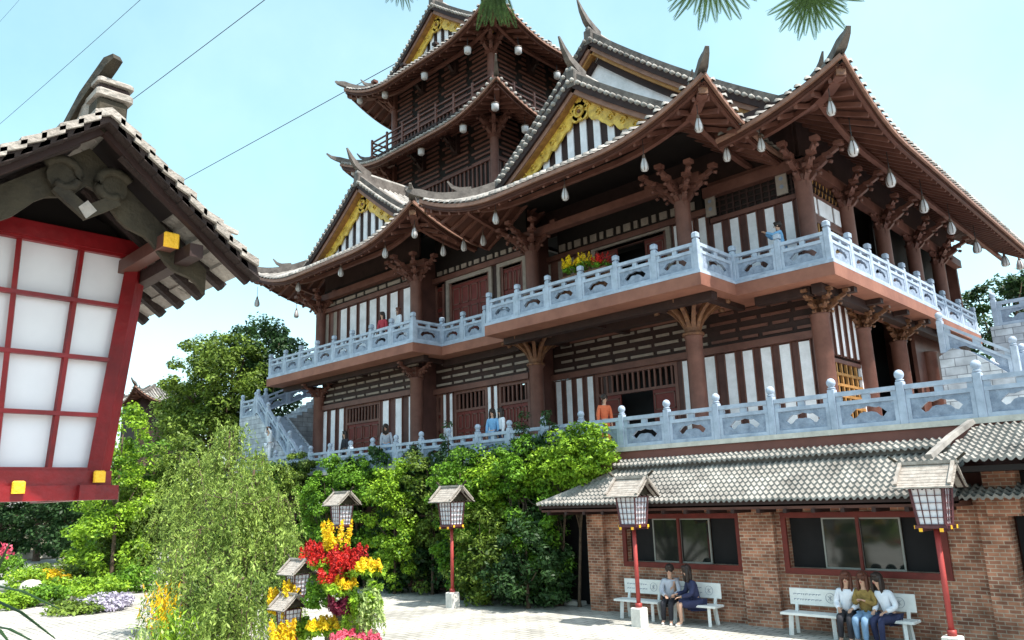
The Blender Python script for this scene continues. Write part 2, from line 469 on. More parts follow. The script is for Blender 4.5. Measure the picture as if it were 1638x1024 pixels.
# ================================================================ ROOFS
def roof(parent, x0, x1, yf, yb, yg, zE, a=0.55, b=0.020, L=1.1, wd=4.2, ovh=0.55, rib=0.30, gable='gold', thick=0.26,
         lefttip=True, righttip=True, back=False, label=None, fx0=None, soff=3.3, ribr=0.085):
    fx = fx0 if fx0 is not None else x0
    D = yg - yf
    half = (x1-x0)/2; xc = (x0+x1)/2
    def h(d): return a*d + b*d*d
    def g(t):
        t = max(0.0, t)
        return (1-t/wd)**2 if t < wd else 0.0
    def lift(x, y):
        df = y-yf; dl = x-x0; dr = x1-x
        v = 0
        if righttip: v += g(df)*g(dr)
        if lefttip: v += g(df)*g(dl)
        if back:
            db = yb-y
            if righttip: v += g(db)*g(dr)
            if lefttip: v += g(db)*g(dl)
        return L*v
    def Zs(x, y):   # side slopes
        return zE + h(min(x-x0, x1-x)) + lift(x, y)
    def Zf(x, y):
        return zE + h(y-yf) + lift(x, y)
    rf = None
    mb = MB()
    def patch(fn, nu, nv, m, dz=0.0, smooth=True):
        vs = []
        for j in range(nv+1):
            for i in range(nu+1):
                p = fn(i/nu, j/nv); vs.append((p[0], p[1], p[2]+dz))
        fs = [(j*(nu+1)+i, j*(nu+1)+i+1, (j+1)*(nu+1)+i+1, (j+1)*(nu+1)+i) for j in range(nv) for i in range(nu)]
        mb.add(vs, fs, m, smooth)
    def F(u, v):
        d = v*D; xa = max(x0+d, fx); x = xa + u*((x1-d)-xa); y = yf+d
        return (x, y, Zf(x, y))
    def side(sgn, dmax, lowonly=False):
        def fn(u, v):
            d = v*dmax
            y_a = yf+d if d < D else yg-ovh*(1 if not lowonly else 1)
            if d >= D: y_a = yg - ovh
            y_b = yb-d if back and d < D else yb
            y = y_a + u*(y_b-y_a)
            x = x1-d if sgn > 0 else x0+d
            return (x, y, Zs(x, y))
        return fn
    patch(F, 48, 8, 'tileflat')
    # side faces: split in two patches at d = D so the step to the verge overhang is clean
    for sgn in (1, -1):
        def low(u, v, sgn=sgn):
            d = v*D; ya = yf+d; ybk = yb-d if back else yb
            y = ya+u*(ybk-ya); x = x1-d if sgn > 0 else x0+d
            return (x, y, Zs(x, y))
        def upp(u, v, sgn=sgn):
            d = D*0.98+v*(half-D*0.98); y = yg-ovh+u*(yb-(D if back else 0)-yg+ovh)
            x = x1-d if sgn > 0 else x0+d
            return (x, y, Zs(x, y)+0.015)
        if not (fx0 is not None and sgn < 0): patch(low, 44, 6, 'tileflat')
        patch(upp, 24, 8, 'tileflat')
    rf = mb.build('tiled_roof', parent)
    if label: rf['label'] = label
    # tile rows
    mb = MB()
    def row(pts, side_dir):
        # half-round roll tile row along pts, in short overlapping tiles
        P = [Vector(p) for p in pts]
        n = len(P)
        s_ = Vector(side_dir)
        vs = []; k = 4
        for i in range(n):
            taper = 1.0
            for q in range(k+1):
                t = PI*q/k
                vs.append(P[i] + s_*(math.cos(t)*ribr) + Vector((0,0,math.sin(t)*ribr*1.15+0.02)))
        fs = [tuple(range(k+1))]
        for i in range(n-1):
            for q in range(k):
                fs.append((i*(k+1)+q, i*(k+1)+q+1, (i+1)*(k+1)+q+1, (i+1)*(k+1)+q))
        mb.add(vs, fs, 'tile', True)
    tl = 0.42
    nx = int((x1-x0)/rib)
    for i in range(nx+1):
        x = x0+0.12+(x1-x0-0.24)*i/nx
        dm = min(D, x-x0, x1-x)
        if dm < 0.15 or x < fx: continue
        n = max(2, int(dm/tl)+1)
        row([(x, yf-0.06+(dm+0.06)*j/n, Zf(x, max(yf, yf-0.06+(dm+0.06)*j/n))) for j in range(n+1)], (1,0,0))
    ylen = yb-yf
    ny = int(ylen/rib)
    for sgn in (1, -1):
        for i in range(ny+1):
            y = yf+0.12+(ylen-0.24)*i/ny
            if fx0 is not None and sgn < 0: continue
            if y < yg-ovh: dm = min(y-yf, D)
            else: dm = half-0.1
            if back: dm = min(dm, max(yb-y, 0)) if yb-y < D else dm
            if dm < 0.15: continue
            n = max(2, int(dm/0.6)+1)
            pts = []
            for j in range(n+1):
                d = -0.06+(dm+0.06)*j/n
                x = x1-d if sgn > 0 else x0+d
                pts.append((x, y, Zs(min(max(x, x0), x1), y)+(0.015 if d > D else 0)))
            row(pts, (0,1,0))
    # verge rows just on the overhang in front of the gable
    mb.build('tile_rows', rf)
    # soffit, eave boards and rafters
    mb = MB()
    def sF(u, v):
        d = v*soff; xa = max(x0+d+0.05, fx); x = xa + u*((x1-d-0.05)-xa); y = yf+d+0.05
        return (x, y, Zf(x, y)-thick-0.02)
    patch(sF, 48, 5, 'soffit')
    for sgn in (1, -1):
        def sS(u, v, sgn=sgn):
            d = v*soff; ya = yf+d+0.05; ybk = (yb-d-0.05) if back else yb
            y = ya+u*(ybk-ya); x = x1-d-0.05 if sgn > 0 else x0+d+0.05
            return (x, y, Zs(x, y)-thick-0.02)
        if not (fx0 is not None and sgn < 0): patch(sS, 40, 5, 'soffit')
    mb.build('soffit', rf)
    mb = MB()
    N = 40
    def eavepath(k, inset, dz):
        if k == 'f':
            xa = max(x0+inset, fx)
            return [(xa+(x1-inset-xa)*i/N, yf+inset, Zf(xa+(x1-inset-xa)*i/N, yf)+dz) for i in range(N+1)]
        if k == 'r': return [(x1-inset, yf+inset+(yb-yf-(inset*2 if back else 0))*i/N, Zs(x1, yf+inset+(yb-yf-inset)*i/N)+dz) for i in range(N+1)]
        return [(x0+inset, yf+inset+(yb-yf-(inset*2 if back else 0))*i/N, Zs(x0, yf+inset+(yb-yf-inset)*i/N)+dz) for i in range(N+1)]
    for k in ('frl' if fx0 is None else 'fr'):
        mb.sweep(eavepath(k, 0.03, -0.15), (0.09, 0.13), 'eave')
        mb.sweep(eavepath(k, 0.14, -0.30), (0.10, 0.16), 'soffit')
        mb.sweep(eavepath(k, 1.25, -0.02), (0.16, 0.16), 'wood')
    mb.build_each('eave_board', rf)
    mb = MB()
    sp = 0.5
    n = int((x1-x0)/sp)
    for i in range(1, n):
        x = x0+(x1-x0)*i/n
        dm = min(soff, x-x0, x1-x)
        if dm < 0.5 or x < fx: continue
        p = [(x, yf+0.2+(dm-0.2)*j/2, Zf(x, yf+0.2+(dm-0.2)*j/2)-thick-0.14) for j in range(3)]
        for j in range(2): mb.beam(p[j], p[j+1], 0.09, 0.13, 'wood')
    n = int((yb-yf)/sp)
    for sgn in (1, -1):
        for i in range(1, n):
            y = yf+(yb-yf)*i/n
            dm = min(soff, y-yf)
            if fx0 is not None and sgn < 0: continue
            if back: dm = min(dm, yb-y)
            if dm < 0.5: continue
            p = []
            for j in range(3):
                d = 0.2+(dm-0.2)*j/2; x = x1-d if sgn > 0 else x0+d
                p.append((x, y, Zs(x, y)-thick-0.14))
            for j in range(2): mb.beam(p[j], p[j+1], 0.09, 0.13, 'wood')
    mb.build('rafter', rf)['label'] = 'rows of brown rafters under the eave'
    # hip ridges with upturned horn ends, hip beams below
    corners = [(x1, yf, -1, 1)] + ([(x0, yf, 1, 1)] if fx0 is None else [])
    if back: corners += [(x1, yb, -1, -1), (x0, yb, 1, -1)]
    for (cx, cy, sx, sy) in corners:
        mb = MB()
        path = []; wh = []
        for j in range(13):
            d = D*(1-j/12.0)
            x = cx+sx*d; y = cy+sy*d
            path.append((x, y, Zs(x, y)+0.06)); wh.append((0.26, 0.30))
        for q, (e, up) in enumerate(((0.15, 0.08), (0.28, 0.18), (0.36, 0.32))):
            path.append((cx-sx*e, cy-sy*e, Zs(cx, cy)+0.06+up)); wh.append((0.2-0.05*q, 0.26-0.08*q))
        mb.sweep(path, wh, 'ridge')
        path2 = [(p[0], p[1], p[2]+0.24) for p in path[:-3]]
        mb.tube(path2, 0.09, 'tile', 6)
        # second small horn part-way
        dd = min(1.1, D*0.5)
        bx, by = cx+sx*dd, cy+sy*dd; bz = Zs(bx, by)+0.30
        mb.sweep([(bx+sx*0.35, by+sy*0.35, bz+0.06), (bx, by, bz+0.04), (bx-sx*0.2, by-sy*0.2, bz+0.22), (bx-sx*0.32, by-sy*0.32, bz+0.5)], [(0.16,0.2),(0.16,0.2),(0.12,0.14),(0.04,0.05)], 'ridge')
        mb.build('hip_ridge', rf)
        mb = MB()
        hp = [(cx+sx*d, cy+sy*d, Zs(cx+sx*d, cy+sy*d)-thick-0.26) for d in (0.22, 0.8, 1.6, 2.6, soff+0.2)]
        mb.sweep(hp, (0.30, 0.30), 'wood')
        e = Vector(hp[0])
        mb.beam(e+Vector((-sx*0.02,-sy*0.02,0.15)), e+Vector((-sx*0.05,-sy*0.05,0.15)), 0.26, 0.26, 'bronze')
        mb.build('hip_beam', rf)
    # main ridge
    zt = zE+h(half)
    ye = yb-(D if back else 0)+(ovh if back else 0)
    mb = MB()
    y0r = yg-ovh
    mb.sweep([(xc, y0r+0.05, zt-0.05), (xc, ye, zt-0.05)], (0.34, 0.48), 'ridge')
    mb.tube([(xc, y0r-0.02, zt+0.46), (xc, ye, zt+0.46)], 0.12, 'tile', 6)
    # ridge-end horn curling up and forward
    hz = zt+0.1
    mb.sweep([(xc, y0r+0.7, hz+0.25), (xc, y0r+0.25, hz+0.35), (xc, y0r-0.15, hz+0.62), (xc, y0r-0.42, hz+1.0), (xc, y0r-0.60, hz+1.42)],
             [(0.26,0.3),(0.28,0.34),(0.22,0.3),(0.15,0.2),(0.05,0.08)], 'ridge')
    mb.bev(xc-0.2, xc+0.2, y0r-0.06, y0r+0.1, zt-0.25, zt+0.42, 'ridge', 0.04)
    mb.build('main_ridge', rf)
    # verges
    for sgn in (1, -1):
        mb = MB()
        pts = []; pb = []
        n = 12
        for j in range(n+1):
            d = (D-0.25)+(half-D+0.25)*j/n
            x = x1-d if sgn > 0 else x0+d
            pts.append((x, y0r+0.16, zE+h(d)+0.04)); pb.append((x, y0r+0.02, zE+h(d)-0.26))
        # descending ridge with a horn at its foot
        fx = pts[0][0]
        horn = [(fx+sgn*0.55, y0r+0.12, pts[0][2]+0.30), (fx+sgn*0.28, y0r+0.14, pts[0][2]+0.02)]
        mb.sweep(horn+pts, [(0.04,0.06),(0.14,0.18)]+[(0.24, 0.28)]*len(pts), 'ridge')
        # transverse short tile ends along the verge
        for j in range(int((half-D)/0.24)+1):
            d = D+0.24*j
            x = x1-d if sgn > 0 else x0+d
            z = zE+h(d)+0.05
            mb.tube([(x, y0r-0.14, z), (x, y0r+0.22, z+0.0)], 0.075, 'tile', 6)
        mb.build('verge_ridge', rf)
        mb = MB()
        mb.sweep(pb, (0.10, 0.24), 'darkwood')
        mb.sweep([(p[0], p[1]+0.10, p[2]-0.20) for p in pb], (0.10, 0.22), 'eave')
        mb.build_each('barge_board', rf)
    # gable wall
    zb = zE+h(D)
    mb = MB()
    poly = []
    n = 10
    for j in range(n+1):
        d = D+(half-D)*j/n
        poly.append((x0+d, zE+h(d)-0.22))
    for j in range(n-1, -1, -1):
        d = D+(half-D)*j/n
        poly.append((x1-d, zE+h(d)-0.22))
    poly = [(poly[0][0], zb-0.4)]+poly+[(poly[-1][0], zb-0.4)]
    gm = 'plaster'
    mb.prism(poly, 'y', yg+0.02, yg+0.14, 'darkwood' if gable == 'gold' else 'plaster')
    gw = mb.build('gable_wall', rf)
    if gable == 'gold':
        mb = MB()
        hw = half-D
        k = 0
        st = 0.30
        i = -int(hw/st)
        while i*st < hw:
            xx = i*st
            top = zE+h(D+(hw-abs(xx)))-0.55 if abs(xx) < hw else 0
            if top > zb+0.15 and i % 2 == 0:
                mb.box(xc+xx-0.14, xc+xx+0.14, yg-0.03, yg+0.03, zb-0.1, top, 'plaster')
            i += 1
        mb.build('plaster_strip', rf)
        # gilded fretwork hanging below the rakes
        mb = MB()
        for sgn in (1, -1):
            n = 44
            up = []; lo = []
            for j in range(n+1):
                t = j/n
                xx = (hw-0.05)*(1-t)
                zt_ = zE+h(D+hw-xx)-0.42
                dep = 0.30+0.30*min(1, t*1.5)+0.10*abs(math.sin(t*PI*6.5))+0.04*math.sin(t*60)
                up.append((xc+sgn*xx, zt_)); lo.append((xc+sgn*xx, max(zt_-dep, zb-0.02)))
            for j in range(n):
                if lo[j][1] >= up[j][1]-0.02: continue
                q = [lo[j], lo[j+1], up[j+1], up[j]]
                y_ = yg-0.16
                mb.prism(q, 'y', y_, y_+0.08, 'gold')
            # raised scroll curls
            for j in range(4, n, 6):
                cx_ = (up[j][0]+lo[j][0])/2; cz = (up[j][1]+lo[j][1])/2
                pth = [(cx_+0.16*math.cos(t_*0.9)*(1-t_/9), yg-0.18, cz+0.16*math.sin(t_*0.9)*(1-t_/9)) for t_ in range(8)]
                mb.tube(pth, 0.035, 'gold', 5)
        zc = zE+h(half)-1.05
        for (dx, dz, r_) in ((0,0,0.36),(0.26,0.24,0.2),(-0.26,0.24,0.2),(0,0.42,0.22),(0.22,-0.2,0.15),(-0.22,-0.2,0.15)):
            mb.tube([(xc+dx, yg-0.19, zc+dz), (xc+dx, yg-0.08, zc+dz)], r_, 'gold', 12, False)
        mb.tube([(xc+0.2*math.cos(t*PI/6), yg-0.22, zc+0.2*math.sin(t*PI/6)) for t in range(13)], 0.05, 'gold', 6)
        mb.tube([(xc, yg-0.25, zc), (xc, yg-0.15, zc)], 0.07, 'bronze', 8)
        mb.build('gilded_ornament', rf)
        # gold edge lining the rake
        mb = MB()
        for sgn in (1, -1):
            pl = []
            for j in range(11):
                d = D-0.1+(half-D+0.1)*j/10
                x = x1-d if sgn > 0 else x0+d
                pl.append((x, yg-0.28, zE+h(d)-0.50))
            mb.sweep(pl, (0.3, 0.10), 'lattice')
        mb.build_each('rake_lining', rf)
    else:
        mb = MB()
        hw = half-D
        for sgn in (1, -1):
            pl = []
            for j in range(11):
                d = D-0.1+(half-D+0.1)*j/10
                x = x1-d if sgn > 0 else x0+d
                pl.append((x, yg-0.22, zE+h(d)-0.62))
            mb.sweep(pl, (0.36, 0.24), 'lattice')
            mb.sweep([(p[0], p[1]+0.14, p[2]-0.30) for p in pl], (0.16, 0.28), 'darkwood')
        mb.build_each('rake_lining', rf)
    return rf, Zs, Zf

# ================================================================ TEMPLE
ZT = 4.30     # terrace level
ZB = 9.15     # balcony level
temple = thing('temple', (-20, 20, 0), 'large two storey brown and white temple hall with upturned grey tiled roofs and gilded gables', 'temple')

roof(temple, -35.05, -22.1, 17.5, 24.55, 19.9, 13.35, label='tiled roof over the left wing with gilded gable')
roof(temple, -21.7, -9.3, 17.5, 24.0, 20.0, 13.2, label='tiled roof over the projecting middle bay with gilded gable')
roof(temple, -27.5, -6.3, 19.5, 41.0, 23.0, 13.2, b=0.018, gable='plain', L=1.15, wd=4.6, back=False, soff=3.3, lefttip=False, fx0=-10.2, label='highest roof of the hall, white plastered gable')

def strips_x(parent, x0, x1, y, z0, z1, n, wstrip=None, back='shadewood', mat_='plaster'):
    """front wall bay facing -Y: wooden backing and n raised white panels"""
    pitch = (x1-x0)/n
    ws = wstrip or pitch*0.5
    mb = MB()
    mb.box(x0, x1, y, y+0.14, z0, z1, back)
    for i in range(n):
        c = x0+pitch*(i+0.5)
        mb.box(c-ws/2-0.045, c-ws/2-0.005, y-0.05, y+0.01, z0, z1, 'wood')
        mb.box(c+ws/2+0.005, c+ws/2+0.045, y-0.05, y+0.01, z0, z1, 'wood')
    w_ = mb.build('wall', parent)
    for i in range(n):
        c = x0+pitch*(i+0.5)
        mb = MB(); mb.box(c-ws/2, c+ws/2, y-0.035, y+0.02, z0+0.05, z1-0.05, mat_)
        mb.build('plaster_panel', w_)
    return w_
def strips_y(parent, y0, y1, x, z0, z1, n, wstrip=None):
    pitch = (y1-y0)/n
    ws = wstrip or pitch*0.5
    mb = MB()
    mb.box(x-0.14, x, y0, y1, z0, z1, 'shadewood')
    for i in range(n):
        c = y0+pitch*(i+0.5)
        mb.box(x-0.01, x+0.05, c-ws/2-0.045, c-ws/2-0.005, z0, z1, 'wood')
        mb.box(x-0.01, x+0.05, c+ws/2+0.005, c+ws/2+0.045, z0, z1, 'wood')
    w_ = mb.build('wall', parent)
    for i in range(n):
        c = y0+pitch*(i+0.5)
        mb = MB(); mb.box(x-0.02, x+0.035, c-ws/2, c+ws/2, z0+0.05, z1-0.05, 'plaster')
        mb.build('plaster_panel', w_)
    return w_
def dashes_x(parent, x0, x1, y, z0, rows, pitch=0.24, m='cream', back='darkwood', segw=0.95, th=0.10):
    """rows of staggered cream planks between dark beams"""
    mb = MB()
    mb.box(x0, x1, y, y+0.14, z0-0.04, z0+rows*pitch+0.04, back)
    mb.build('upper_wall', parent)
    mb = MB()
    for r_ in range(rows):
        z = z0+pitch*r_+0.08
        x = x0+0.1+(0.35 if r_ % 2 else 0)
        k = r_
        while x < x1-0.2:
            L_ = segw if k % 2 == 0 else segw*0.55
            e = min(x+L_, x1-0.05)
            mb.box(x, e, y-0.05, y+0.02, z, z+th, m)
            x = e+0.16; k += 1
    mb.build('plank_row', parent)
def dashes_y(parent, y0, y1, x, z0, rows, pitch=0.24, m='cream', back='darkwood', segw=0.95, th=0.10):
    mb = MB()
    mb.box(x-0.14, x, y0, y1, z0-0.04, z0+rows*pitch+0.04, back)
    mb.build('upper_wall', parent)
    mb = MB()
    for r_ in range(rows):
        z = z0+pitch*r_+0.08
        y = y0+0.1+(0.35 if r_ % 2 else 0); k = r_
        while y < y1-0.2:
            L_ = segw if k % 2 == 0 else segw*0.55
            e = min(y+L_, y1-0.05)
            mb.box(x-0.02, x+0.05, y, e, z, z+th, m)
            y = e+0.16; k += 1
    mb.build('plank_row', parent)
def door_x(parent, x0, x1, y, z0, z1, open_=True, label=None, grille=True):
    mb = MB()
    zt = z1-0.75 if grille else z1
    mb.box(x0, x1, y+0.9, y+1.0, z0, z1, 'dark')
    mb.box(x0-0.02, x0+0.10, y-0.02, y+0.14, z0, z1, 'wood'); mb.box(x1-0.10, x1+0.02, y-0.02, y+0.14, z0, z1, 'wood')
    mb.box(x0+0.10, x1-0.10, y-0.02, y+0.14, z1-0.12, z1, 'wood'); mb.box(x0+0.1, x1-0.1, y-0.02, y+0.14, zt-0.1, zt, 'wood')
    d = mb.build('door', parent)
    if label: d['label'] = label
    mb = MB()
    if grille:
        n = int((x1-x0)/0.22)
        for i in range(1, n):
            xx = x0+(x1-x0)*i/n
            mb.box(xx-0.035, xx+0.035, y+0.02, y+0.08, zt, z1-0.12, 'wood')
        mb.build('grille', d)
    W = (x1-x0-0.2)
    if open_:
        spans = [(x0+0.1, x0+0.1+W*0.29), (x1-0.1-W*0.29, x1-0.1)]
    else:
        spans = [(x0+0.1+W*k/4, x0+0.1+W*(k+1)/4-0.01) for k in range(4)]
    for (a_, b_) in spans:
        mb = MB()
        mb.box(a_, b_, y+0.03, y+0.08, z0, zt-0.1, 'doorred')
        for (q0, q1) in ((0.06, 0.30), (0.36, 0.62), (0.68, 0.94)):
            zz0 = z0+(zt-0.1-z0)*q0; zz1 = z0+(zt-0.1-z0)*q1
            for xx in (a_+0.06, b_-0.10):
                mb.box(xx, xx+0.04, y+0.005, y+0.035, zz0, zz1, 'wood')
            mb.box(a_+0.06, b_-0.06, y+0.005, y+0.035, zz1-0.04, zz1, 'wood')
            mb.box(a_+0.06, b_-0.06, y+0.005, y+0.035, zz0, zz0+0.04, 'wood')
        mb.build('door_leaf', d)
    return d
def column(parent, x, y, z0, z1, r=0.24, fan=False, brackets=None, name='column'):
    mb = MB()
    prof = [(r*1.5, 0), (r*1.5, 0.12), (r*1.25, 0.2), (r*1.08, 0.28), (r, 0.36), (r*0.97, z1-z0-0.1), (r*1.1, z1-z0-0.06), (r*1.1, z1-z0)]
    mb.lathe(prof, 'wood', (x, y, z0), 20)
    c = mb.build(name, parent)
    if fan:
        mb = MB()
        H = fan
        mb.lathe([(r*1.25, -0.02), (r*1.3, 0.04), (r*1.2, 0.08)], 'bronze', (x, y, z1), 16)
        for k in range(12):
            t = 2*PI*k/12+0.13
            ca, sa = math.cos(t), math.sin(t)
            pts = []
            for q in range(7):
                u = q/6
                rr = r*0.8+0.95*u**1.6
                pts.append((x+ca*rr, y+sa*rr, z1+H*(1-(1-u)**1.5)*0.98))
            mb.sweep(pts, [(0.15-0.05*q/6, 0.14) for q in range(7)], 'bronze')
            mb.tube([(pts[6][0], pts[6][1], pts[6][2]-0.1), (pts[6][0]+ca*0.02, pts[6][1]+sa*0.02, pts[6][2]+0.08)], 0.10, 'bronze', 6)
        mb.box(x-0.75, x+0.75, y-0.75, y+0.75, z1+H, z1+H+0.14, 'darkwood')
        mb.build('column_capital', c)
    return c
def bracket(parent, x, y, z, s=1.0, dirs=((0,-1),(1,0),(-1,0)), m='wood', name='roof_bracket'):
    """stepped curved bracket arms rising outwards from a column head"""
    mb = MB()
    for (dx, dy) in dirs:
        L_ = math.hypot(dx, dy); dx /= L_; dy /= L_
        for tier in range(3):
            base = z+0.30*s*tier
            reach = (0.55+0.42*tier)*s
            pts = []
            for q in range(7):
                u = q/6
                pts.append((x+dx*reach*u, y+dy*reach*u, base+0.34*s*(u**2.2)))
            mb.sweep(pts, [(0.17*s, 0.17*s)]*7, m)
            e = pts[-1]
            mb.box(e[0]-0.14*s, e[0]+0.14*s, e[1]-0.14*s, e[1]+0.14*s, e[2]+0.12*s, e[2]+0.26*s, m)
            mb.tube([(e[0]+dx*0.02, e[1]+dy*0.02, e[2]-0.05*s), (e[0]+dx*0.14*s, e[1]+dy*0.14*s, e[2]-0.10*s)], 0.07*s, m, 6)
    mb.box(x-0.22*s, x+0.22*s, y-0.22*s, y+0.22*s, z-0.1*s, z+0.95*s, m)
    return mb.build(name, parent)

# --- lower storey walls
LW = (-32.3, -24.9); YL = 20.1; YM = 22.3; XR = -8.95
zl1 = 7.35
def beamx(parent, x0, x1, y, z0, z1, m='wood', name='lintel', d=0.16):
    mb = MB(); mb.box(x0, x1, y-d, y, z0, z1, m); return mb.build(name, parent)
# left wing front, lower
strips_x(temple, -32.3, -30.2, YL, ZT, zl1, 3, 0.36)
door_x(temple, -30.2, -27.6, YL, ZT, zl1, False, 'closed panelled brown door of the lower left wing')
strips_x(temple, -27.6, -24.9, YL, ZT, zl1, 3, 0.42)
beamx(temple, -32.4, -24.8, YL, zl1+0.003, zl1+0.22)
dashes_x(temple, -32.3, -24.9, YL, zl1+0.26, 4, 0.29, th=0.09)
# wing return (faces +X) and recessed wall
YQ = 21.0
mb = MB(); mb.box(-25.04, -24.9, YL+0.15, YQ+0.2, ZT, 13.2, 'shadewood'); mb.box(-19.5, -19.4, YQ+0.15, YM, ZT, 13.2, 'shadewood')
mb.build('wall', temple)
door_x(temple, -24.85, -24.5, YQ, ZT, zl1, False)
strips_x(temple, -24.5, -23.7, YQ, ZT, zl1, 2, 0.17)
door_x(temple, -23.7, -21.8, YQ, ZT, zl1, False, 'closed red panelled door in the recess')
strips_x(temple, -21.8, -21.1, YQ, ZT, zl1, 2, 0.17)
door_x(temple, -21.1, -19.5, YQ, ZT, zl1, False, 'closed red panelled door left of the middle bay')
beamx(temple, -24.9, -19.4, YQ, zl1+0.003, zl1+0.22)
dashes_x(temple, -24.9, -19.4, YQ, zl1+0.26, 4, 0.29, th=0.09)
strips_x(temple, -19.4, -17.35, YM, ZT, zl1, 4, 0.26)
door_x(temple, -17.35, -13.9, YM, ZT, zl1, True, 'open middle doorway of the lower storey with dark red leaves')
strips_x(temple, -13.9, -12.2, YM, ZT, zl1, 2, 0.36)
strips_x(temple, -12.2, -9.15, YM, ZT, zl1, 5, 0.33)
beamx(temple, -19.4, -9.1, YM, zl1+0.003, zl1+0.22)
dashes_x(temple, -19.4, -12.6, YM, zl1+0.26, 4, 0.29, th=0.09)
dashes_x(temple, -12.6, -9.1, YM, zl1+0.26, 4, 0.29, 'wood', th=0.09)
# upper storey walls
zu1 = 12.1
strips_x(temple, -32.3, -30.9, YL, ZB, zu1, 2, 0.3, 'wood', 'cream')
strips_x(temple, -30.9, -26.2, YL, ZB, zu1, 6, 0.52)
strips_x(temple, -26.2, -24.9, YL, ZB, zu1, 1, 0.72)
beamx(temple, -32.4, -24.8, YL, zu1+0.003, zu1+0.2)
dashes_x(temple, -32.3, -24.9, YL, zu1+0.24, 2, 0.45, 'cream', 'shadowblack', 0.9, 0.16)
def framed_opening(x0, x1, z1, label, closed=True, YM=YM):
    d = door_x(temple, x0, x1, YM, ZB, z1, not closed, label, grille=False)
    mb = MB()
    mb.box(x0-0.2, x0-0.03, YM-0.08, YM+0.05, ZB, z1+0.18, 'cream'); mb.box(x1+0.03, x1+0.2, YM-0.08, YM+0.05, ZB, z1+0.18, 'cream')
    mb.box(x0-0.03, x1+0.03, YM-0.08, YM+0.05, z1+0.02, z1+0.18, 'cream')
    mb.build('door_frame', d)
door_x(temple, -24.85, -24.3, YQ, ZB, zu1, False, None, grille=False)
framed_opening(-23.9, -21.5, 12.0, 'closed dark red upper door beside the left wing', YM=YQ)
framed_opening(-20.8, -19.6, 12.0, 'closed dark red upper door left of the middle bay', YM=YQ)
beamx(temple, -24.9, -19.4, YQ, zu1+0.09, zu1+0.3)
mb = MB(); mb.box(-24.3, -24.1, YQ, YQ+0.12, ZB, zu1+0.09, 'darkwood'); mb.box(-21.3, -21.0, YQ, YQ+0.12, ZB, zu1+0.09, 'darkwood'); mb.box(-24.9, -19.4, YQ+0.02, YQ+0.12, zu1+0.3, 15.0, 'shadowblack'); mb.build('wall', temple)
strips_x(temple, -19.68, -17.3, YM, ZB, zu1, 4, 0.22, 'wood', 'cream')
framed_opening(-17.0, -13.9, 12.0, 'wide open upper doorway with dark red leaves behind the balcony flowers', closed=False)
strips_x(temple, -13.68, -12.2, YM, ZB, zu1, 3, 0.26)
strips_x(temple, -12.2, -9.15, YM, ZB, 11.75, 5, 0.30)
mb = MB()
# carved dark lattice above the right-hand strips
mb.box(-12.1, -9.1, YM, YM+0.1, 11.75, 13.2, 'shadowblack')
mb.box(-12.1, -9.1, YM-0.1, YM, 11.75, 11.9, 'wood'); mb.box(-12.1, -9.1, YM-0.1, YM, 13.0, 13.15, 'wood')
for i in range(12):
    x = -12.0+i*0.25
    mb.box(x-0.03, x+0.03, YM-0.05, YM+0.003, 11.9, 13.0, 'darkwood')
for i in range(5):
    mb.box(-12.1, -9.1, YM-0.052, YM+0.002, 12.05+i*0.2, 12.09+i*0.2, 'darkwood')
mb.build('lattice_panel', temple)
mb = MB()
for x in (-12.0, -9.5):
    mb.box(x-0.18, x+0.18, YM-0.2, YM-0.14, 11.95, 12.95, 'cream')
    for q in range(3): mb.tube([(x, YM-0.205, 12.2+q*0.27), (x, YM-0.195, 12.2+q*0.27)], 0.07, 'ink', 8, False)
mb.build('name_board', temple)
beamx(temple, -19.4, -12.1, YM, zu1+0.003, zu1+0.2)
dashes_x(temple, -24.8, -19.6, YQ, zu1+0.34, 1, 0.7, 'cream', 'shadowblack', 0.3, 0.18)
dashes_x(temple, -18.9, -12.4, YM, zu1+0.24, 1, 0.9, 'cream', 'shadowblack', 0.3, 0.28)
# side wall facing +X
YS = 38.6
mb = MB(); mb.box(XR-0.14, XR, 31.0, YS, ZT, 8.6, 'wood'); mb.build('wall', temple)
mb = MB(); mb.box(XR-0.54, XR-0.4, 29.4, YS, ZB, 13.2, 'shadowblack'); mb.build('wall', temple)  # near-black wall painted as the shade of the open gallery
mb = MB(); mb.box(XR-3.6, XR-3.5, YM+0.2, YS, ZT, 13.2, 'dark'); mb.build('inner_wall', temple)  # near-black sheet, gallery darkness put into its colour
strips_y(temple, YM+0.35, 25.2, XR, 6.9, 8.6, 5, 0.22)
def lattice_y(y0, y1, z0, z1, x, label):
    mb = MB()
    mb.box(x-0.1, x+0.03, y0, y0+0.14, z0, z1, 'plaster'); mb.box(x-0.1, x+0.03, y1-0.14, y1, z0, z1, 'plaster')
    mb.box(x-0.1, x+0.05, y0+0.14, y1-0.14, z1-0.12, z1, 'wood'); mb.box(x-0.1, x+0.05, y0+0.14, y1-0.14, z0, z0+0.12, 'wood')
    o = mb.build('window', temple); o['label'] = label
    mb = MB()
    n = 6
    for i in range(1, n):
        yy = y0+0.14+(y1-y0-0.28)*i/n
        mb.box(x-0.04, x+0.03, yy-0.04, yy+0.04, z0+0.12, z1-0.12, 'lattice')
    k = max(3, int((z1-z0)/0.32))
    for i in range(1, k):
        zz = z0+0.12+(z1-z0-0.24)*i/k
        mb.box(x-0.035, x+0.036, y0+0.14, y1-0.14, zz-0.04, zz+0.04, 'lattice')
    mb.box(x-0.10, x-0.06, y0+0.14, y1-0.14, z0+0.12, z1-0.12, 'shadowblack')
    mb.build('window_lattice', o)
lattice_y(YM+0.35, 25.2, 4.9, 6.8, XR, 'ochre lattice window of the lower side wall')
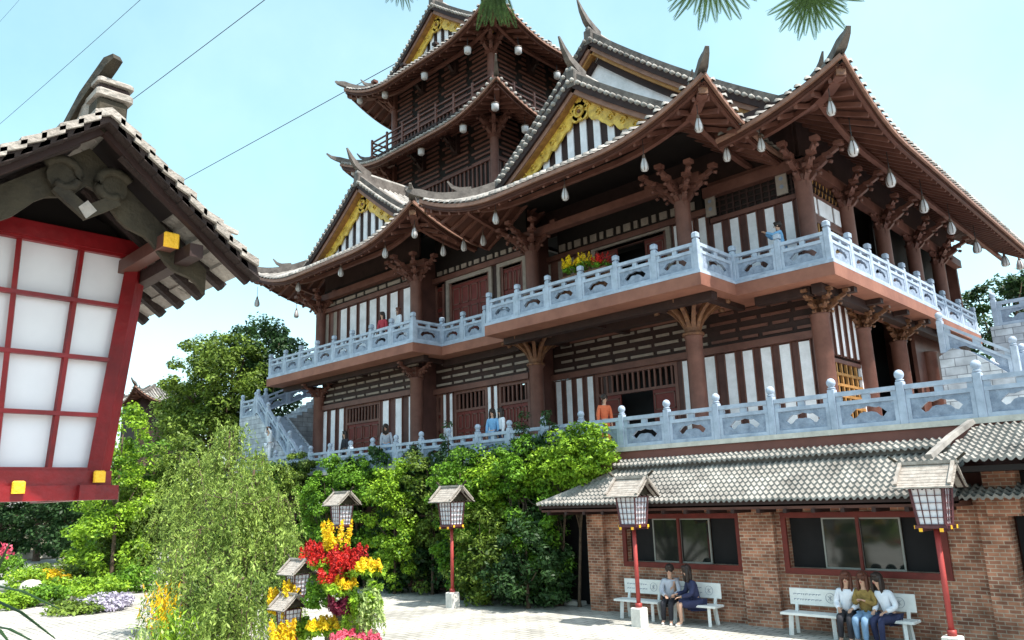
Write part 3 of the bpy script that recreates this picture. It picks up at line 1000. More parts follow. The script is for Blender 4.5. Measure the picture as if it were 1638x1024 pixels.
mb = MB(); mb.box(XR-0.14, XR, YM+0.35, 25.2, ZT, 4.88, 'wood'); mb.build('wall', temple)
lattice_y(YM+0.35, 25.2, 9.6, 11.2, XR, 'lattice window of the upper side wall')
mb = MB(); mb.box(XR-0.14, XR, YM+0.35, 25.2, ZB, 9.58, 'wood'); mb.build('wall', temple)
mb = MB()
mb.box(XR-0.14, XR, YM+0.35, 25.2, 11.25, 12.1, 'wood')
mb.build('wall', temple)
for (a_, b_) in ((22.75, 23.2), (23.35, 24.4), (24.55, 25.05)):
    mb = MB(); mb.box(XR-0.01, XR+0.03, a_, b_, 11.4, 11.95, 'plaster'); mb.build('plaster_panel', temple)
mb = MB()
mb.box(XR-0.16, XR-0.06, YM+0.35, 25.2, 12.12, 13.2, 'shadowblack')
for i in range(10):
    y = YM+0.45+i*0.27
    mb.beam((XR-0.03, y, 12.15), (XR-0.03, y+0.5, 13.1), 0.05, 0.05, 'lattice')
    mb.beam((XR-0.02, y+0.5, 12.15), (XR-0.02, y, 13.1), 0.05, 0.05, 'darkwood')
mb.build('lattice_panel', temple)
for y in (28.8, 32.2, 35.4):
    mb = MB(); mb.box(XR-0.6, XR-0.5, y+0.9, y+1.5, ZB, 12.0, 'plaster'); mb.build('plaster_panel', temple)
# rear and ceiling slabs
mb = MB(); mb.box(-32.3, XR, 38.6, 38.8, ZT, 13.2, 'wood'); mb.build('wall', temple)
mb = MB(); mb.box(-32.3, -32.16, YL+0.15, 34, ZT, 13.2, 'wood'); mb.build('wall', temple)
mb = MB(); mb.box(-32.2, XR-0.2, YM+0.2, 38.5, 13.25, 13.4, 'shadowblack'); mb.build('ceiling', temple)
mb = MB(); mb.box(-19.6, -11.4, 20.2, 22.2, 14.2, 14.3, 'shadowblack'); mb.build('ceiling', temple)
mb = MB(); mb.box(-33.0, -24.3, 20.4, 24.0, 14.2, 14.3, 'shadowblack'); mb.build('ceiling', temple)
mb = MB(); mb.box(-24.9, XR-0.1, YM+0.02, YM+0.12, 13.15, 15.2, 'darkwood'); mb.box(-32.3, -24.9, YL+0.02, YL+0.12, 13.2, 14.9, 'darkwood')
mb.box(XR-0.12, XR-0.02, YM+0.13, YS, 13.15, 14.6, 'darkwood'); mb.build('upper_wall', temple)
# columns
zc1 = 7.75; H1 = 0.95
cols_low = [(-18.9, 20.75, True), (-12.25, 20.75, True), (-32.3, 19.95, False), (-24.9, 19.95, False), (-8.85, 22.15, False),
            (-8.85, 25.4, False), (-8.85, 28.8, False), (-8.85, 32.2, False), (-8.85, 35.4, False), (-24.9, 22.2, False)]
for (x, y, f) in cols_low:
    column(temple, x, y, ZT, zc1 if f else 8.0, 0.27, fan=H1 if f else False)
for (x, y) in ((-32.3, 19.95), (-24.9, 19.95), (-8.85, 22.15), (-8.85, 25.4), (-8.85, 28.8)):
    dirs = ((0,-1),(1,0),(-1,0)) if x < -20 else ((1,0),(0,-1),(1,-1))
    bracket(temple, x, y, 7.85, 0.62, dirs, 'bronze' if x > -20 else 'wood', 'balcony_bracket')
for (x, y) in ((-18.9, 20.75), (-12.25, 20.75), (-32.3, 19.95), (-24.9, 19.95), (-8.85, 22.15), (-8.85, 25.4), (-8.85, 28.8), (-8.85, 32.2), (-8.85, 35.4)):
    column(temple, x, y, ZB, 12.35, 0.26)
    dirs = ((0,-1),(1,0),(-1,0),(0.8,-0.8),(-0.8,-0.8)) if x < -10 else ((1,0),(0,-1),(0,1),(0.8,-0.8))
    bracket(temple, x, y, 12.05, 0.86, dirs, 'wood')
# eave purlins above the columns
mb = MB()
mb.box(-19.6, -11.5, 20.6, 20.9, 12.65, 12.95, 'wood')
mb.box(-33.0, -24.2, 19.8, 20.1, 12.7, 13.0, 'wood')
mb.box(-9.0, -8.7, 22.0, 38.6, 12.6, 12.95, 'wood')
mb.box(-12.2, -8.7, 22.0, 22.28, 12.6, 12.95, 'wood')
mb.build_each('purlin', temple)
# balcony slab (prism of the stepped outline)
out = [(-34.6,18.4),(-23.2,18.4),(-23.2,19.9),(-19.45,19.9),(-19.45,18.7),(-10.65,18.7),(-10.65,20.7),(-7.7,20.7),(-7.7,30.1),(-7.95,30.1),(-7.95,36.5),(-9.2,36.5),(-9.2,YM+0.1),(-24.7,YM+0.1),(-24.7,YL+0.1),(-34.6,YL+0.1)]
mb = MB(); mb.prism(out, 'z', ZB-0.46, ZB-0.10, 'concrete'); mb.prism([(a_, b_) for a_, b_ in out], 'z', ZB-0.095, ZB, 'stone')
sl = mb.build('balcony_slab', temple)
mb = MB()  # beams coloured dark to paint in the shade under the slab
mb.box(-24.0, -19.6, 20.6, 20.9, ZB-0.74, ZB-0.465, 'darkwood')
mb.box(-19.3, -10.8, 19.5, 19.8, ZB-0.70, ZB-0.465, 'darkwood'); mb.box(-18.9, -12.2, 20.6, 20.9, ZB-0.74, ZB-0.465, 'darkwood')
mb.box(-34.4, -23.5, 19.2, 19.45, ZB-0.68, ZB-0.465, 'darkwood')
mb.box(-8.6, -8.3, 21.2, 36, ZB-0.74, ZB-0.465, 'darkwood'); mb.box(-10.4, -8.7, 21.3, 21.6, ZB-0.72, ZB-0.467, 'darkwood')
for x in (-33.5, -31, -28.6, -26, -24, -18.4, -15.6, -12.9, -11.2):
    y0_ = 19.3 if x < -23 else 19.9
    mb.box(x-0.12, x+0.12, y0_, 22.0, ZB-0.62, ZB-0.463, 'darkwood')
for y in (22.5, 24.6, 27, 29.2, 31.5):
    mb.box(-8.8, -7.85, y-0.12, y+0.12, ZB-0.62, ZB-0.463, 'darkwood')
mb.build_each('balcony_beam', temple)

# ---------------- terrace platform
mb = MB()
mb.prism([(-42,18.3),(-14.0,18.3),(-14.0,17.75),(2.5,17.75),(2.5,60),(-42,60)], 'z', 0.0, ZT-0.13, 'brownwall')
tr = mb.build('terrace'); tag(tr, kind='structure')
mb = MB(); mb.prism([(-42,17.7),(2.6,17.7),(2.6,60),(-42,60)], 'z', ZT-0.12, ZT, 'kerb')
tag(mb.build('terrace_floor'), kind='structure')

# ================================================================ BALUSTRADES
def balustrade(pts, z, n_list, label, group, H=0.92, postH=1.14, skip_first=False, skip_last=False, ball=False, name='balustrade', zf=None):
    root = thing(name, (pts[0][0], pts[0][1], z), label, 'balustrade', group)
    posts = []
    for si in range(len(pts)-1):
        a_ = Vector((pts[si][0], pts[si][1], 0)); b_ = Vector((pts[si+1][0], pts[si+1][1], 0))
        d = (b_-a_); L_ = d.length; d.normalize(); nn = Vector((d.y, -d.x, 0))
        n = n_list[si]
        za = zf[si] if zf else 0; zb_ = zf[si+1] if zf else 0
        for i in range(n+1):
            if i == 0 and si > 0: continue
            if i == 0 and skip_first: continue
            if i == n and si == len(pts)-2 and skip_last: continue
            p = a_+d*(L_*i/n)
            posts.append((p.x, p.y, z+za+(zb_-za)*i/n))
        for i in range(n):
            p0 = a_+d*(L_*i/n+0.09); p1 = a_+d*(L_*(i+1)/n-0.09)
            zz0 = z+za+(zb_-za)*i/n; zz1 = z+za+(zb_-za)*(i+1)/n
            W = (p1-p0).length
            mb = MB()
            def P(u, v, off): 
                q = p0+d*(W*u)+nn*off
                return (q.x, q.y, zz0+(zz1-zz0)*u+v)
            def slab(us, lo, hi, t0, t1, m):
                K = len(us)
                vs = []
                for k in range(K):
                    vs += [P(us[k], lo[k], t0), P(us[k], hi[k], t0), P(us[k], lo[k], t1), P(us[k], hi[k], t1)]
                fs = [(0,1,3,2), (4*K-4, 4*K-2, 4*K-1, 4*K-3)]
                for k in range(K-1):
                    o = 4*k
                    fs += [(o,o+4,o+5,o+1), (o+2,o+3,o+7,o+6), (o+1,o+5,o+7,o+3), (o,o+2,o+6,o+4)]
                mb.add(vs, fs, m)
            # carved panel with a crescent cloud-shaped opening
            us = [k/16 for k in range(17)]
            def hole(u):
                if u < 0.22 or u > 0.78: return None
                t = (u-0.22)/0.56
                mid = 0.27+0.13*math.sin(PI*t)
                th = 0.035+0.035*abs(math.sin(PI*t*3))+ (0.03 if t < 0.2 or t > 0.8 else 0)
                if t < 0.02 or t > 0.98: th = 0.001
                return (mid-th, mid+th)
            lo = []; hi = []
            for u in us:
                hh = hole(u)
                if hh is None: hh = (0.30, 0.30)
                lo.append(hh[0]); hi.append(hh[1])
            slab(us, [0.0]*17, lo, -0.04, 0.04, 'relief')
            slab(us, hi, [0.58]*17, -0.04, 0.04, 'relief')
            # frame proud of the panel
            slab([0, 1], [0.0]*2, [0.09]*2, -0.065, 0.065, 'stone')
            slab([0, 1], [0.53]*2, [0.62]*2, -0.065, 0.065, 'stone')
            slab([0, 0.06], [0.091]*2, [0.529]*2, -0.062, 0.062, 'stone'); slab([0.94, 1], [0.091]*2, [0.529]*2, -0.062, 0.062, 'stone')
            # small uprights and top rail
            for (u0, u1) in ((0, 0.09), (0.44, 0.56), (0.91, 1)):
                slab([u0, u1], [0.621]*2, [0.74]*2, -0.045, 0.045, 'stone')
            slab([0, 1], [0.741]*2, [0.84]*2, -0.075, 0.075, 'stone')
            mb.build('panel', root)
    for (x, y, zz) in posts:
        mb = MB()
        r_ = 0.085
        mb.bev(x-r_, x+r_, y-r_, y+r_, zz, zz+postH-0.2, 'stone', 0.015)
        if ball:
            mb.lathe([(0.05,0),(0.09,0.02),(0.09,0.04),(0.055,0.06),(0.092,0.10),(0.104,0.15),(0.095,0.20),(0.06,0.245),(0.02,0.26)], 'stone', (x, y, zz+postH-0.2), 12)
        else:
            mb.bev(x-r_*0.7, x+r_*0.7, y-r_*0.7, y+r_*0.7, zz+postH-0.2, zz+postH-0.16, 'stone', 0.01)
            mb.bev(x-r_*1.15, x+r_*1.15, y-r_*1.15, y+r_*1.15, zz+postH-0.16, zz+postH, 'stone', 0.035)
        mb.build('post', root)
    return root
i_ = 0.13
bg_ = 'carved grey stone balustrades of the upper balcony'
balustrade([(-34.47, 20.0), (-34.47, 18.53), (-23.33, 18.53), (-23.33, 20.03), (-19.5, 20.03)], ZB, [1, 8, 1, 3],
           'carved pale blue-grey stone balustrade round the left wing balcony', bg_)
balustrade([(-19.32, 19.9), (-19.32, 18.83), (-10.78, 18.83), (-10.78, 20.83)], ZB, [1, 6, 1],
           'carved stone balustrade round the projecting middle balcony, flowers behind it', bg_, skip_last=True)
balustrade([(-10.72, 20.83), (-7.83, 20.83), (-7.83, 30.0)], ZB, [2, 6],
           'carved stone balustrade round the right corner of the upper balcony, sunlit along its side', bg_)
balustrade([(-8.08, 30.15), (-8.08, 36.4)], ZB, [3],
           'shaded stone balustrade at the far end of the side balcony above the stairs', bg_)
balustrade([(-36.95+1.5*i, 17.85) for i in (0, 1)] + [(1.9, 17.85)], ZT, [1, 24 if False else 25], 
           'long carved grey stone balustrade with round finials along the lower terrace', 'stone balustrades of the lower terrace', ball=True, postH=1.12)

# ================================================================ TOWER
tower = thing('pagoda_tower', (-28.6, 28.8, 13), 'dark brown tiered wooden tower with two curved roofs rising behind the left wing', 'tower')
def tower_level(z0, z1, hw, cx=-28.6, y0=24.6, dep=8.4, rows_from=0.35):
    x0, x1 = cx-hw, cx+hw
    mb = MB(); mb.box(x0, x1, y0, y0+dep, z0, z1, 'shadowblack'); core = mb.build('wall', tower)
    mb = MB()
    zr = z0+(z1-z0)*rows_from
    k = 0
    z = zr
    while z < z1-0.15:
        st = 0.25 if k % 2 else 0.0
        out = 0.05+0.02*(k % 2)
        # log-like courses with gaps at thirds
        for (a_, b_) in ((0.03, 0.20), (0.235, 0.48), (0.52, 0.765), (0.80, 0.97)):
            mb.box(x0+(x1-x0)*a_+st, x0+(x1-x0)*b_+st*0.3, y0-out, y0+0.02, z, z+0.11, 'wood')
            mb.box(x1-0.02, x1+out, y0+dep*a_+st, y0+dep*b_+st*0.3, z, z+0.11, 'wood')
        z += 0.27; k += 1
    mb.build('plank_row', tower)
    mb = MB()
    n = 26
    for i in range(n+1):
        t = i/n
        mb.box(x0+(x1-x0)*t-0.05, x0+(x1-x0)*t+0.05, y0-0.06, y0+0.01, z0, zr-0.12, 'wood')
        mb.box(x1-0.01, x1+0.06, y0+dep*t-0.05, y0+dep*t+0.05, z0, zr-0.12, 'wood')
    mb.box(x0-0.1, x1+0.1, y0-0.12, y0-0.001, zr-0.12, zr-0.001, 'wood'); mb.box(x1+0.001, x1+0.12, y0, y0+dep, zr-0.12, zr-0.001, 'wood')
    mb.build('lattice_panel', tower)
    for (x, y) in ((x1, y0), (x0, y0), (x1, y0+dep)):
        column(tower, x, y, z0, z1-0.9, 0.22)
        bracket(tower, x, y, z1-1.25, 1.05, ((1,-1),(1,0),(0,-1)) if x > cx else ((-1,-1),(-1,0),(0,-1)), 'wood')
    for t in (0.33, 0.67):
        bracket(tower, x0+(x1-x0)*t, y0-0.05, z1-1.3, 1.0, ((0,-1),), 'darkwood')
        bracket(tower, x1+0.05, y0+dep*t, z1-1.3, 1.0, ((1,0),), 'darkwood')
tower_level(15.5, 21.6, 4.0, rows_from=0.62)
# lower skirt roof of the tower
def skirt(parent, x0, x1, y0, y1, zE, D, a, b, L, wd, thick=0.24):
    def h(d): return a*d+b*d*d
    def g(t):
        t = max(0.0, t); return (1-t/wd)**2 if t < wd else 0
    def Z(x, y, d):
        return zE+h(d)+L*(g(y-y0)+g(y1-y))*(g(x-x0)+g(x1-x))
    faces = {'f': lambda s, d: (x0+d+s*(x1-x0-2*d), y0+d), 'r': lambda s, d: (x1-d, y0+d+s*(y1-y0-2*d)),
             'b': lambda s, d: (x0+d+s*(x1-x0-2*d), y1-d), 'l': lambda s, d: (x0+d, y0+d+s*(y1-y0-2*d))}
    mb = MB()
    for k, fn in faces.items():
        nu, nv = 36, 5
        for (dz, m) in ((0, 'tileflat'), (-thick, 'soffit')):
            vs = []
            for j in range(nv+1):
                for i in range(nu+1):
                    x, y = fn(i/nu, D*j/nv+(0.05 if dz else 0)); vs.append((x, y, Z(x, y, D*j/nv)+dz))
            mb.add(vs, [(j*(nu+1)+i, j*(nu+1)+i+1, (j+1)*(nu+1)+i+1, (j+1)*(nu+1)+i) for j in range(nv) for i in range(nu)], m, True)
    rf = mb.build('tiled_roof', parent)
    mb = MB()
    for k in 'frl':
        L_ = (x1-x0) if k == 'f' else (y1-y0)
        n = int(L_/0.30)
        for i in range(1, n):
            c = L_*i/n
            dm = min(D, c, L_-c)
            if dm < 0.15: continue
            pts = []
            for j in range(5):
                d = -0.06+(dm+0.06)*j/4
                if k == 'f': x, y = x0+c, y0+d
                elif k == 'r': x, y = x1-d, y0+c
                else: x, y = x0+d, y0+c
                pts.append((x, y, Z(x, y, max(d, 0))+0.03))
            mb.tube(pts, 0.085, 'tile', 5)
    mb.build('tile_rows', rf)
    mb = MB()
    for k in 'frl':
        for (ins, dz, w_, h_, m) in ((0.03, -0.14, 0.09, 0.12, 'eave'), (0.14, -0.28, 0.10, 0.15, 'soffit')):
            pts = []
            for i in range(33):
                x, y = faces[k](i/32, ins); pts.append((x, y, Z(x, y, 0)+dz))
            mb.sweep(pts, (w_, h_), m)
    mb.build('eave_board', rf)
    mb = MB()
    for k in 'fr':
        L_ = (x1-x0) if k == 'f' else (y1-y0)
        n = int(L_/0.42)
        for i in range(1, n):
            c = L_*i/n; dm = min(D, c, L_-c)
            if dm < 0.5: continue
            P0, P1 = [((x0+c, y0+d) if k == 'f' else (x1-d, y0+c)) for d in (0.2, dm)]
            mb.beam((P0[0], P0[1], Z(P0[0], P0[1], 0.2)-thick-0.1), (P1[0], P1[1], Z(P1[0], P1[1], dm)-thick-0.1), 0.09, 0.12, 'wood')
    mb.build('rafter', rf)['label'] = 'rows of brown rafters under the eave'
    for (cx, cy, sx, sy) in ((x1,y0,-1,1),(x0,y0,1,1),(x1,y1,-1,-1),(x0,y1,1,-1)):
        mb = MB()
        path = []; wh = []
        for j in range(9):
            d = D*(1-j/8); x = cx+sx*d; y = cy+sy*d
            path.append((x, y, Z(x, y, d)+0.05)); wh.append((0.24, 0.26))
        for q, (e, up) in enumerate(((0.18, 0.10), (0.38, 0.26), (0.54, 0.5))):
            path.append((cx-sx*e, cy-sy*e, Z(cx, cy, 0)+0.05+up)); wh.append((0.18-0.05*q, 0.22-0.07*q))
        mb.sweep(path, wh, 'ridge')
        dd = 1.0; bx, by = cx+sx*dd, cy+sy*dd; bz = Z(bx, by, dd)+0.26
        mb.sweep([(bx+sx*0.3, by+sy*0.3, bz+0.06), (bx, by, bz+0.04), (bx-sx*0.2, by-sy*0.2, bz+0.2), (bx-sx*0.32, by-sy*0.32, bz+0.46)], [(0.14,0.18),(0.14,0.18),(0.1,0.12),(0.04,0.05)], 'ridge')
        mb.build('hip_ridge', rf)
        mb = MB()
        mb.sweep([(cx+sx*d, cy+sy*d, Z(cx+sx*d, cy+sy*d, d)-thick-0.24) for d in (0.25, 0.9, 1.6, D)], (0.26, 0.26), 'wood')
        mb.build('hip_beam', rf)
    return rf
skirt(tower, -34.95, -22.25, 22.5, 35.2, 20.75, 2.3, 0.5, 0.03, 1.1, 4.2)
tower_level(22.0, 26.2, 3.95, rows_from=0.25)
# gallery railing above the skirt roof
g_ = MB()
zr = 21.95
x0, x1, y0, y1 = -33.5, -23.7, 23.7, 34.0
g_.box(x0-0.1, x1+0.1, y0-0.1, y0+1.0, zr-0.12, zr, 'darkwood'); g_.box(x1-1.0, x1+0.1, y0+1.0, y1, zr-0.12, zr-0.002, 'darkwood')
for zz in (0.35, 0.65, 0.98):
    g_.box(x0, x1, y0-0.04, y0+0.04, zr+zz-0.04, zr+zz+0.03, 'wood'); g_.box(x1-0.04, x1+0.04, y0+0.05, y1, zr+zz-0.042, zr+zz+0.028, 'wood')
    g_.box(x0-0.04, x0+0.04, y0+0.05, y1, zr+zz-0.042, zr+zz+0.028, 'wood')
gr = g_.build('gallery_railing', tower)
for i in range(8):
    t = i/7
    g_ = MB(); x = x0+(x1-x0)*t
    g_.bev(x-0.06, x+0.06, y0-0.07, y0+0.05, zr-0.1, zr+1.15, 'wood', 0.02); g_.build('railing_post', gr)
    if i:
        g_ = MB(); y = y0+(y1-y0)*t
        g_.bev(x1-0.06, x1+0.07, y-0.06, y+0.06, zr-0.1, zr+1.15, 'wood', 0.02); g_.build('railing_post', gr)
roof(tower, -34.7, -22.3, 22.5, 35.2, 24.5, 25.1, a=0.55, b=0.022, L=1.35, back=True, soff=2.1, label='top roof of the tower with gilded gable')

# ================================================================ BELLS
def at2(px, py, **k): return at(px, py, **k)
mb = MB()
bell = thing('hanging_lantern', (0, 0, 0), 'x', 'lantern')
mb.tube([(0,0,-0.15),(0,0,0.6)], 0.014, 'wire', 5); mb.build('cord', bell)
mb = MB(); mb.lathe([(0.02,0.0),(0.05,-0.03),(0.055,-0.10),(0.075,-0.16)], 'cap', n=10); mb.build('lantern_cap', bell)
mb = MB()
mb.lathe([(0.06,-0.145),(0.095,-0.24),(0.135,-0.36),(0.15,-0.46),(0.14,-0.54),(0.10,-0.60),(0.04,-0.625)], 'shade', n=14)
mb.build('lantern_shade', bell)
mb = MB()
for k in range(6):
    t = PI*k/3
    mb.tube([(math.cos(t)*r_, math.sin(t)*r_, z) for r_, z in ((0.065,-0.145),(0.10,-0.24),(0.14,-0.36),(0.155,-0.46),(0.145,-0.54),(0.10,-0.605))], 0.013, 'cap', 4)
mb.build('lantern_rib', bell)
GB = 'teardrop lanterns hanging under the hall eaves'
first = True
def place_bell(proto, p, label, group, scale=(1,1,1)):
    global first
    return dup(proto, p, 0, label, group, scale)
# front eaves: (px, py, plane y, label)
BL = [
 (411,487,18.1,'teardrop lantern at the far left tip of the left wing eave'),
 (474,505,20.5,'low dark teardrop lantern hanging against the sky beyond the left wing'),
 (477,462,18.1,'second teardrop lantern from the left end of the left wing eave'),
 (545,438,18.0,'teardrop lantern above the leftmost plaster strips of the left wing'),
 (616,408,18.0,'teardrop lantern under the middle of the left wing gable'),
 (663,376,18.0,'teardrop lantern under the upturned right corner of the left wing roof'),
 (709,405,19.6,'teardrop lantern beside the upper door next to the left wing'),
 (742,397,19.8,'small teardrop lantern in front of the upper recess doors, nearer the left wing'),
 (773,388,19.9,'small teardrop lantern in front of the upper recess doors, nearer the middle bay'),
 (793,353,18.0,'teardrop lantern under the left part of the middle bay eave'),
 (904,315,18.0,'teardrop lantern under the middle bay eave, left of the wide upper doorway'),
 (1031,268,18.0,'teardrop lantern under the middle bay eave, right of the wide upper doorway'),
 (1118,205,18.0,'teardrop lantern under the upturned right corner of the middle bay roof'),
 (1163,252,19.9,'teardrop lantern under the valley between middle bay and right corner roofs'),
 (1218,236,20.1,'teardrop lantern above the five right-hand upper plaster strips'),
 (1330,178,20.0,'large teardrop lantern under the upturned right corner of the highest roof'),
]
SL = [(1365,240,'first teardrop lantern along the side eave, counted from the right roof corner'),
 (1425,290,'second teardrop lantern along the side eave from the roof corner'),
 (1478,332,'third teardrop lantern along the side eave from the roof corner'),
 (1522,367,'fourth teardrop lantern along the side eave from the roof corner'),
 (1563,398,'fifth teardrop lantern along the side eave from the roof corner'),
 (1608,420,'dark teardrop lantern at the far end of the side eave, left of the last one'),
 (1632,425,'last teardrop lantern at the far end of the side eave, by the picture edge')]
for (px, py, yy, lb) in BL:
    p = at(px, py, y=yy); p.z += 0.42
    dup(bell, p, 0, lb, GB, (0.80,0.80,0.88))
for (px, py, lb) in SL:
    p = at(px, py, x=-7.0); p.z += 0.42
    dup(bell, p, 0, lb, GB, (0.98,0.98,0.98))
for ch in list(bell.children): bpy.data.objects.remove(ch)
bpy.data.objects.remove(bell)
# tower cup lamps
cup = thing('cup_lamp', (0,0,0), 'x', 'lamp')
mb = MB(); mb.tube([(0,0,0.12),(0,0,0.7)], 0.014, 'wire', 5); mb.build('cord', cup)
mb = MB(); mb.lathe([(0.05,0.15),(0.16,0.12),(0.18,0.08),(0.17,-0.16),(0.12,-0.21),(0.03,-0.22)], 'shade', n=12); mb.build('lamp_shade', cup)
mb = MB(); mb.lathe([(0.04,0.18),(0.19,0.14),(0.20,0.10),(0.185,0.085)], 'cap', n=12); mb.build('lamp_cap', cup)
TL = [(679,121,23.0,'white cup lamp under the top tower eave, second from its left corner'),
 (616,151,23.0,'white cup lamp under the top tower eave near its left end'),
 (576,160,23.0,'dark cup lamp hanging from the left tip of the top tower eave'),
 (748,80,23.0,'white cup lamp under the top tower eave nearest the front corner'),
 (792,170,22.9,'white cup lamp under the front corner of the lower tower roof'),
 (741,205,23.0,'white cup lamp under the lower tower eave, just left of the corner'),
 (674,242,23.0,'white cup lamp under the middle of the lower tower eave'),
 (567,275,23.0,'dark cup lamp hanging from the left tip of the lower tower eave')]
for (px, py, yy, lb) in TL: dup(cup, at(px, py, y=yy), 0, lb, 'cup lamps under the tower eaves')
for (px, py, lb) in ((829,80,'white cup lamp under the right side of the top tower eave, near the corner'),
                     (891,120,'white cup lamp under the right side of the top tower eave, far from the corner'),
                     (840,206,'white cup lamp under the right side of the lower tower eave')):
    dup(cup, at(px, py, x=-22.8), 0, lb, 'cup lamps under the tower eaves')
for ch in list(cup.children): bpy.data.objects.remove(ch)
bpy.data.objects.remove(cup)

# ================================================================ BRICK BUILDING
bb = thing('brick_building', (-9, 17.3, 0), 'low brick building with grey tiled lean-to roof and two wide windows under the terrace', 'building')
BX0, BX1 = -13.9, -4.15; BY = 17.3
wins = [(-12.72, -9.5, 1.3, 2.38), (-8.24, -5.05, 1.3, 2.38)]
mb = MB()
yb_ = BY+0.22
xs = [BX0]
for (a_, b_, z0, z1) in wins:
    mb.box(xs[-1], a_, BY, yb_, 0, 2.85, 'brick')
    mb.box(a_, b_, BY, yb_, 0, z0, 'brick'); mb.box(a_, b_, BY, yb_, z1, 2.85, 'brick')
    xs.append(b_)
mb.box(xs[-1], BX1, BY, yb_, 0, 2.85, 'brick')
wl = mb.build('wall', bb)
for (a_, b_) in ((BX0-0.05, BX0+0.5), (-9.35, -8.5), (BX1-0.15, BX1+0.35)):
    mb = MB(); mb.box(a_, b_, BY-0.16, BY+0.3 if a_ != BX0-0.05 else 18.1, 0, 2.8, 'brick')
    mb.build('brick_pier', bb)
mb = MB(); mb.box(BX0+0.5, BX1, BY-0.03, BY+0.02, 2.62, 2.72, 'brick'); mb.build('brick_course', bb)
for wi, (a_, b_, z0, z1) in enumerate(wins):
    mb = MB()
    t = 0.10
    mb.box(a_-0.12, b_+0.12, BY-0.06, BY-0.002, z0-0.13, z0, 'doorred'); mb.box(a_-0.12, b_+0.12, BY-0.06, BY-0.002, z1, z1+0.12, 'doorred')
    mb.box(a_-0.12, a_, BY-0.06, BY-0.002, z0, z1, 'doorred'); mb.box(b_, b_+0.12, BY-0.06, BY-0.002, z0, z1, 'doorred')
    wn = mb.build('window', bb)
    wn['label'] = ('window left of the middle brick pier', 'window right of the middle brick pier')[wi]
    W = b_-a_
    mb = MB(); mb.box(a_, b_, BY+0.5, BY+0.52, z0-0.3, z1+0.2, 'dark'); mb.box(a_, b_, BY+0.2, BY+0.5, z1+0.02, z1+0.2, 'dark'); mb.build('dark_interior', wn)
    cuts = [0, 0.24, 0.49, 0.76, 1.0]
    for k in range(4):
        p0, p1 = a_+W*cuts[k], a_+W*cuts[k+1]
        yy = BY+0.10+(0.03 if k in (0, 3) else 0)
        if k in (1, 2):
            mb = MB()
            f = 0.035
            mb.box(p0, p0+f, yy-0.02, yy+0.02, z0, z1, 'alu'); mb.box(p1-f, p1, yy-0.02, yy+0.02, z0, z1, 'alu')
            mb.box(p0+f, p1-f, yy-0.02, yy+0.02, z1-f, z1, 'alu'); mb.box(p0+f, p1-f, yy-0.02, yy+0.02, z0, z0+f, 'alu')
            mb.build('sash', wn)
            mb = MB(); mb.box(p0+f, p1-f, yy-0.004, yy+0.004, z0+f, z1-f, 'glass'); mb.build('pane', wn)
        else:
            mb = MB(); mb.box(p0, p1, yy+0.04, yy+0.05, z0, z1, 'dark'); mb.build('unlit_opening', wn)  # near-black sheet standing in for the unlit room behind
    mb = MB(); mb.box(a_+W*0.48, a_+W*0.50, BY+0.02, BY+0.09, z0, z1, 'doorred'); mb.build('mullion', wn)
# tiled lean-to
def tile_sheet(parent, xa0, xa1, xb0, xb1, ya, za, yb, zb, name='tiled_roof', course=0.17, wav=0.14, amp=0.042, label=None):
    """interlocking tile roof: eave from xa0..xa1 at (ya,za); top edge xb0..xb1 at (yb,zb)"""
    mb = MB()
    sl = math.hypot(yb-ya, zb-za); nc = max(2, int(sl/course))
    span = max(xa1, xb1)-min(xa0, xb0)
    xmin = min(xa0, xb0)
    nx = int(span/wav)*4
    for c in range(nc):
        t0 = c/nc; t1 = (c+1)/nc+0.02
        xl = xa0+(xb0-xa0)*(t0+t1)/2; xr = xa1+(xb1-xa1)*(t0+t1)/2
        i0 = int((xl-xmin)/span*nx); i1 = int((xr-xmin)/span*nx)
        if i1-i0 < 2: continue
        vs = []
        for i in range(i0, i1+1):
            x = xmin+span*i/nx
            ph = 2*PI*(x-xmin)/wav
            wz = amp*max(-0.4, math.sin(ph))
            for (t, dz) in ((t0, 0.045), (t1, -0.015)):
                vs.append((x, ya+(yb-ya)*t, za+(zb-za)*t+wz+dz))
            vs.append((x, ya+(yb-ya)*t0, za+(zb-za)*t0+wz-0.02))
        K = i1-i0
        fs = []
        for i in range(K):
            o = 3*i
            fs.append((o, o+3, o+4, o+1)); fs.append((o+2, o+5, o+3, o))
        mb.add(vs, fs, 'tile2', False)
    o = mb.build(name, parent)
    if label: o['label'] = label
    return o
r1 = tile_sheet(bb, -15.05, -4.4, -13.05, -4.4, 16.3, 2.80, 17.6, 3.66, label='long grey tiled lean-to roof over the benches')
mb = MB()
mb.prism([(-14.9,16.36),(-4.4,16.36),(-4.4,17.74),(-13.0,17.74)], 'z', 2.60, 2.70, 'soffit')
mb.box(-15.0, -4.4, 16.36, 16.44, 2.66, 2.78, 'darkwood')
mb.build('soffit', r1)
mb = MB()
x = -14.6
while x < -4.4:
    mb.box(x-0.04, x+0.04, 16.30, 17.1, 2.52, 2.60, 'darkwood'); x += 0.62
mb.build('rafter', r1)
mb = MB()
mb.sweep([(-15.0, 16.30, 2.78), (-14.05, 16.95, 3.19), (-13.1, 17.6, 3.64)], (0.13, 0.08), 'tile')
mb.sweep([(-13.2, 17.62, 3.66), (-4.5, 17.62, 3.66)], (0.14, 0.10), 'ridge')
mb.build('ridge', r1)
tile_sheet(bb, -13.35, -4.6, -12.9, -4.8, 17.46, 3.76, 17.74, 3.95, label='short upper strip of pale tiles against the terrace wall')
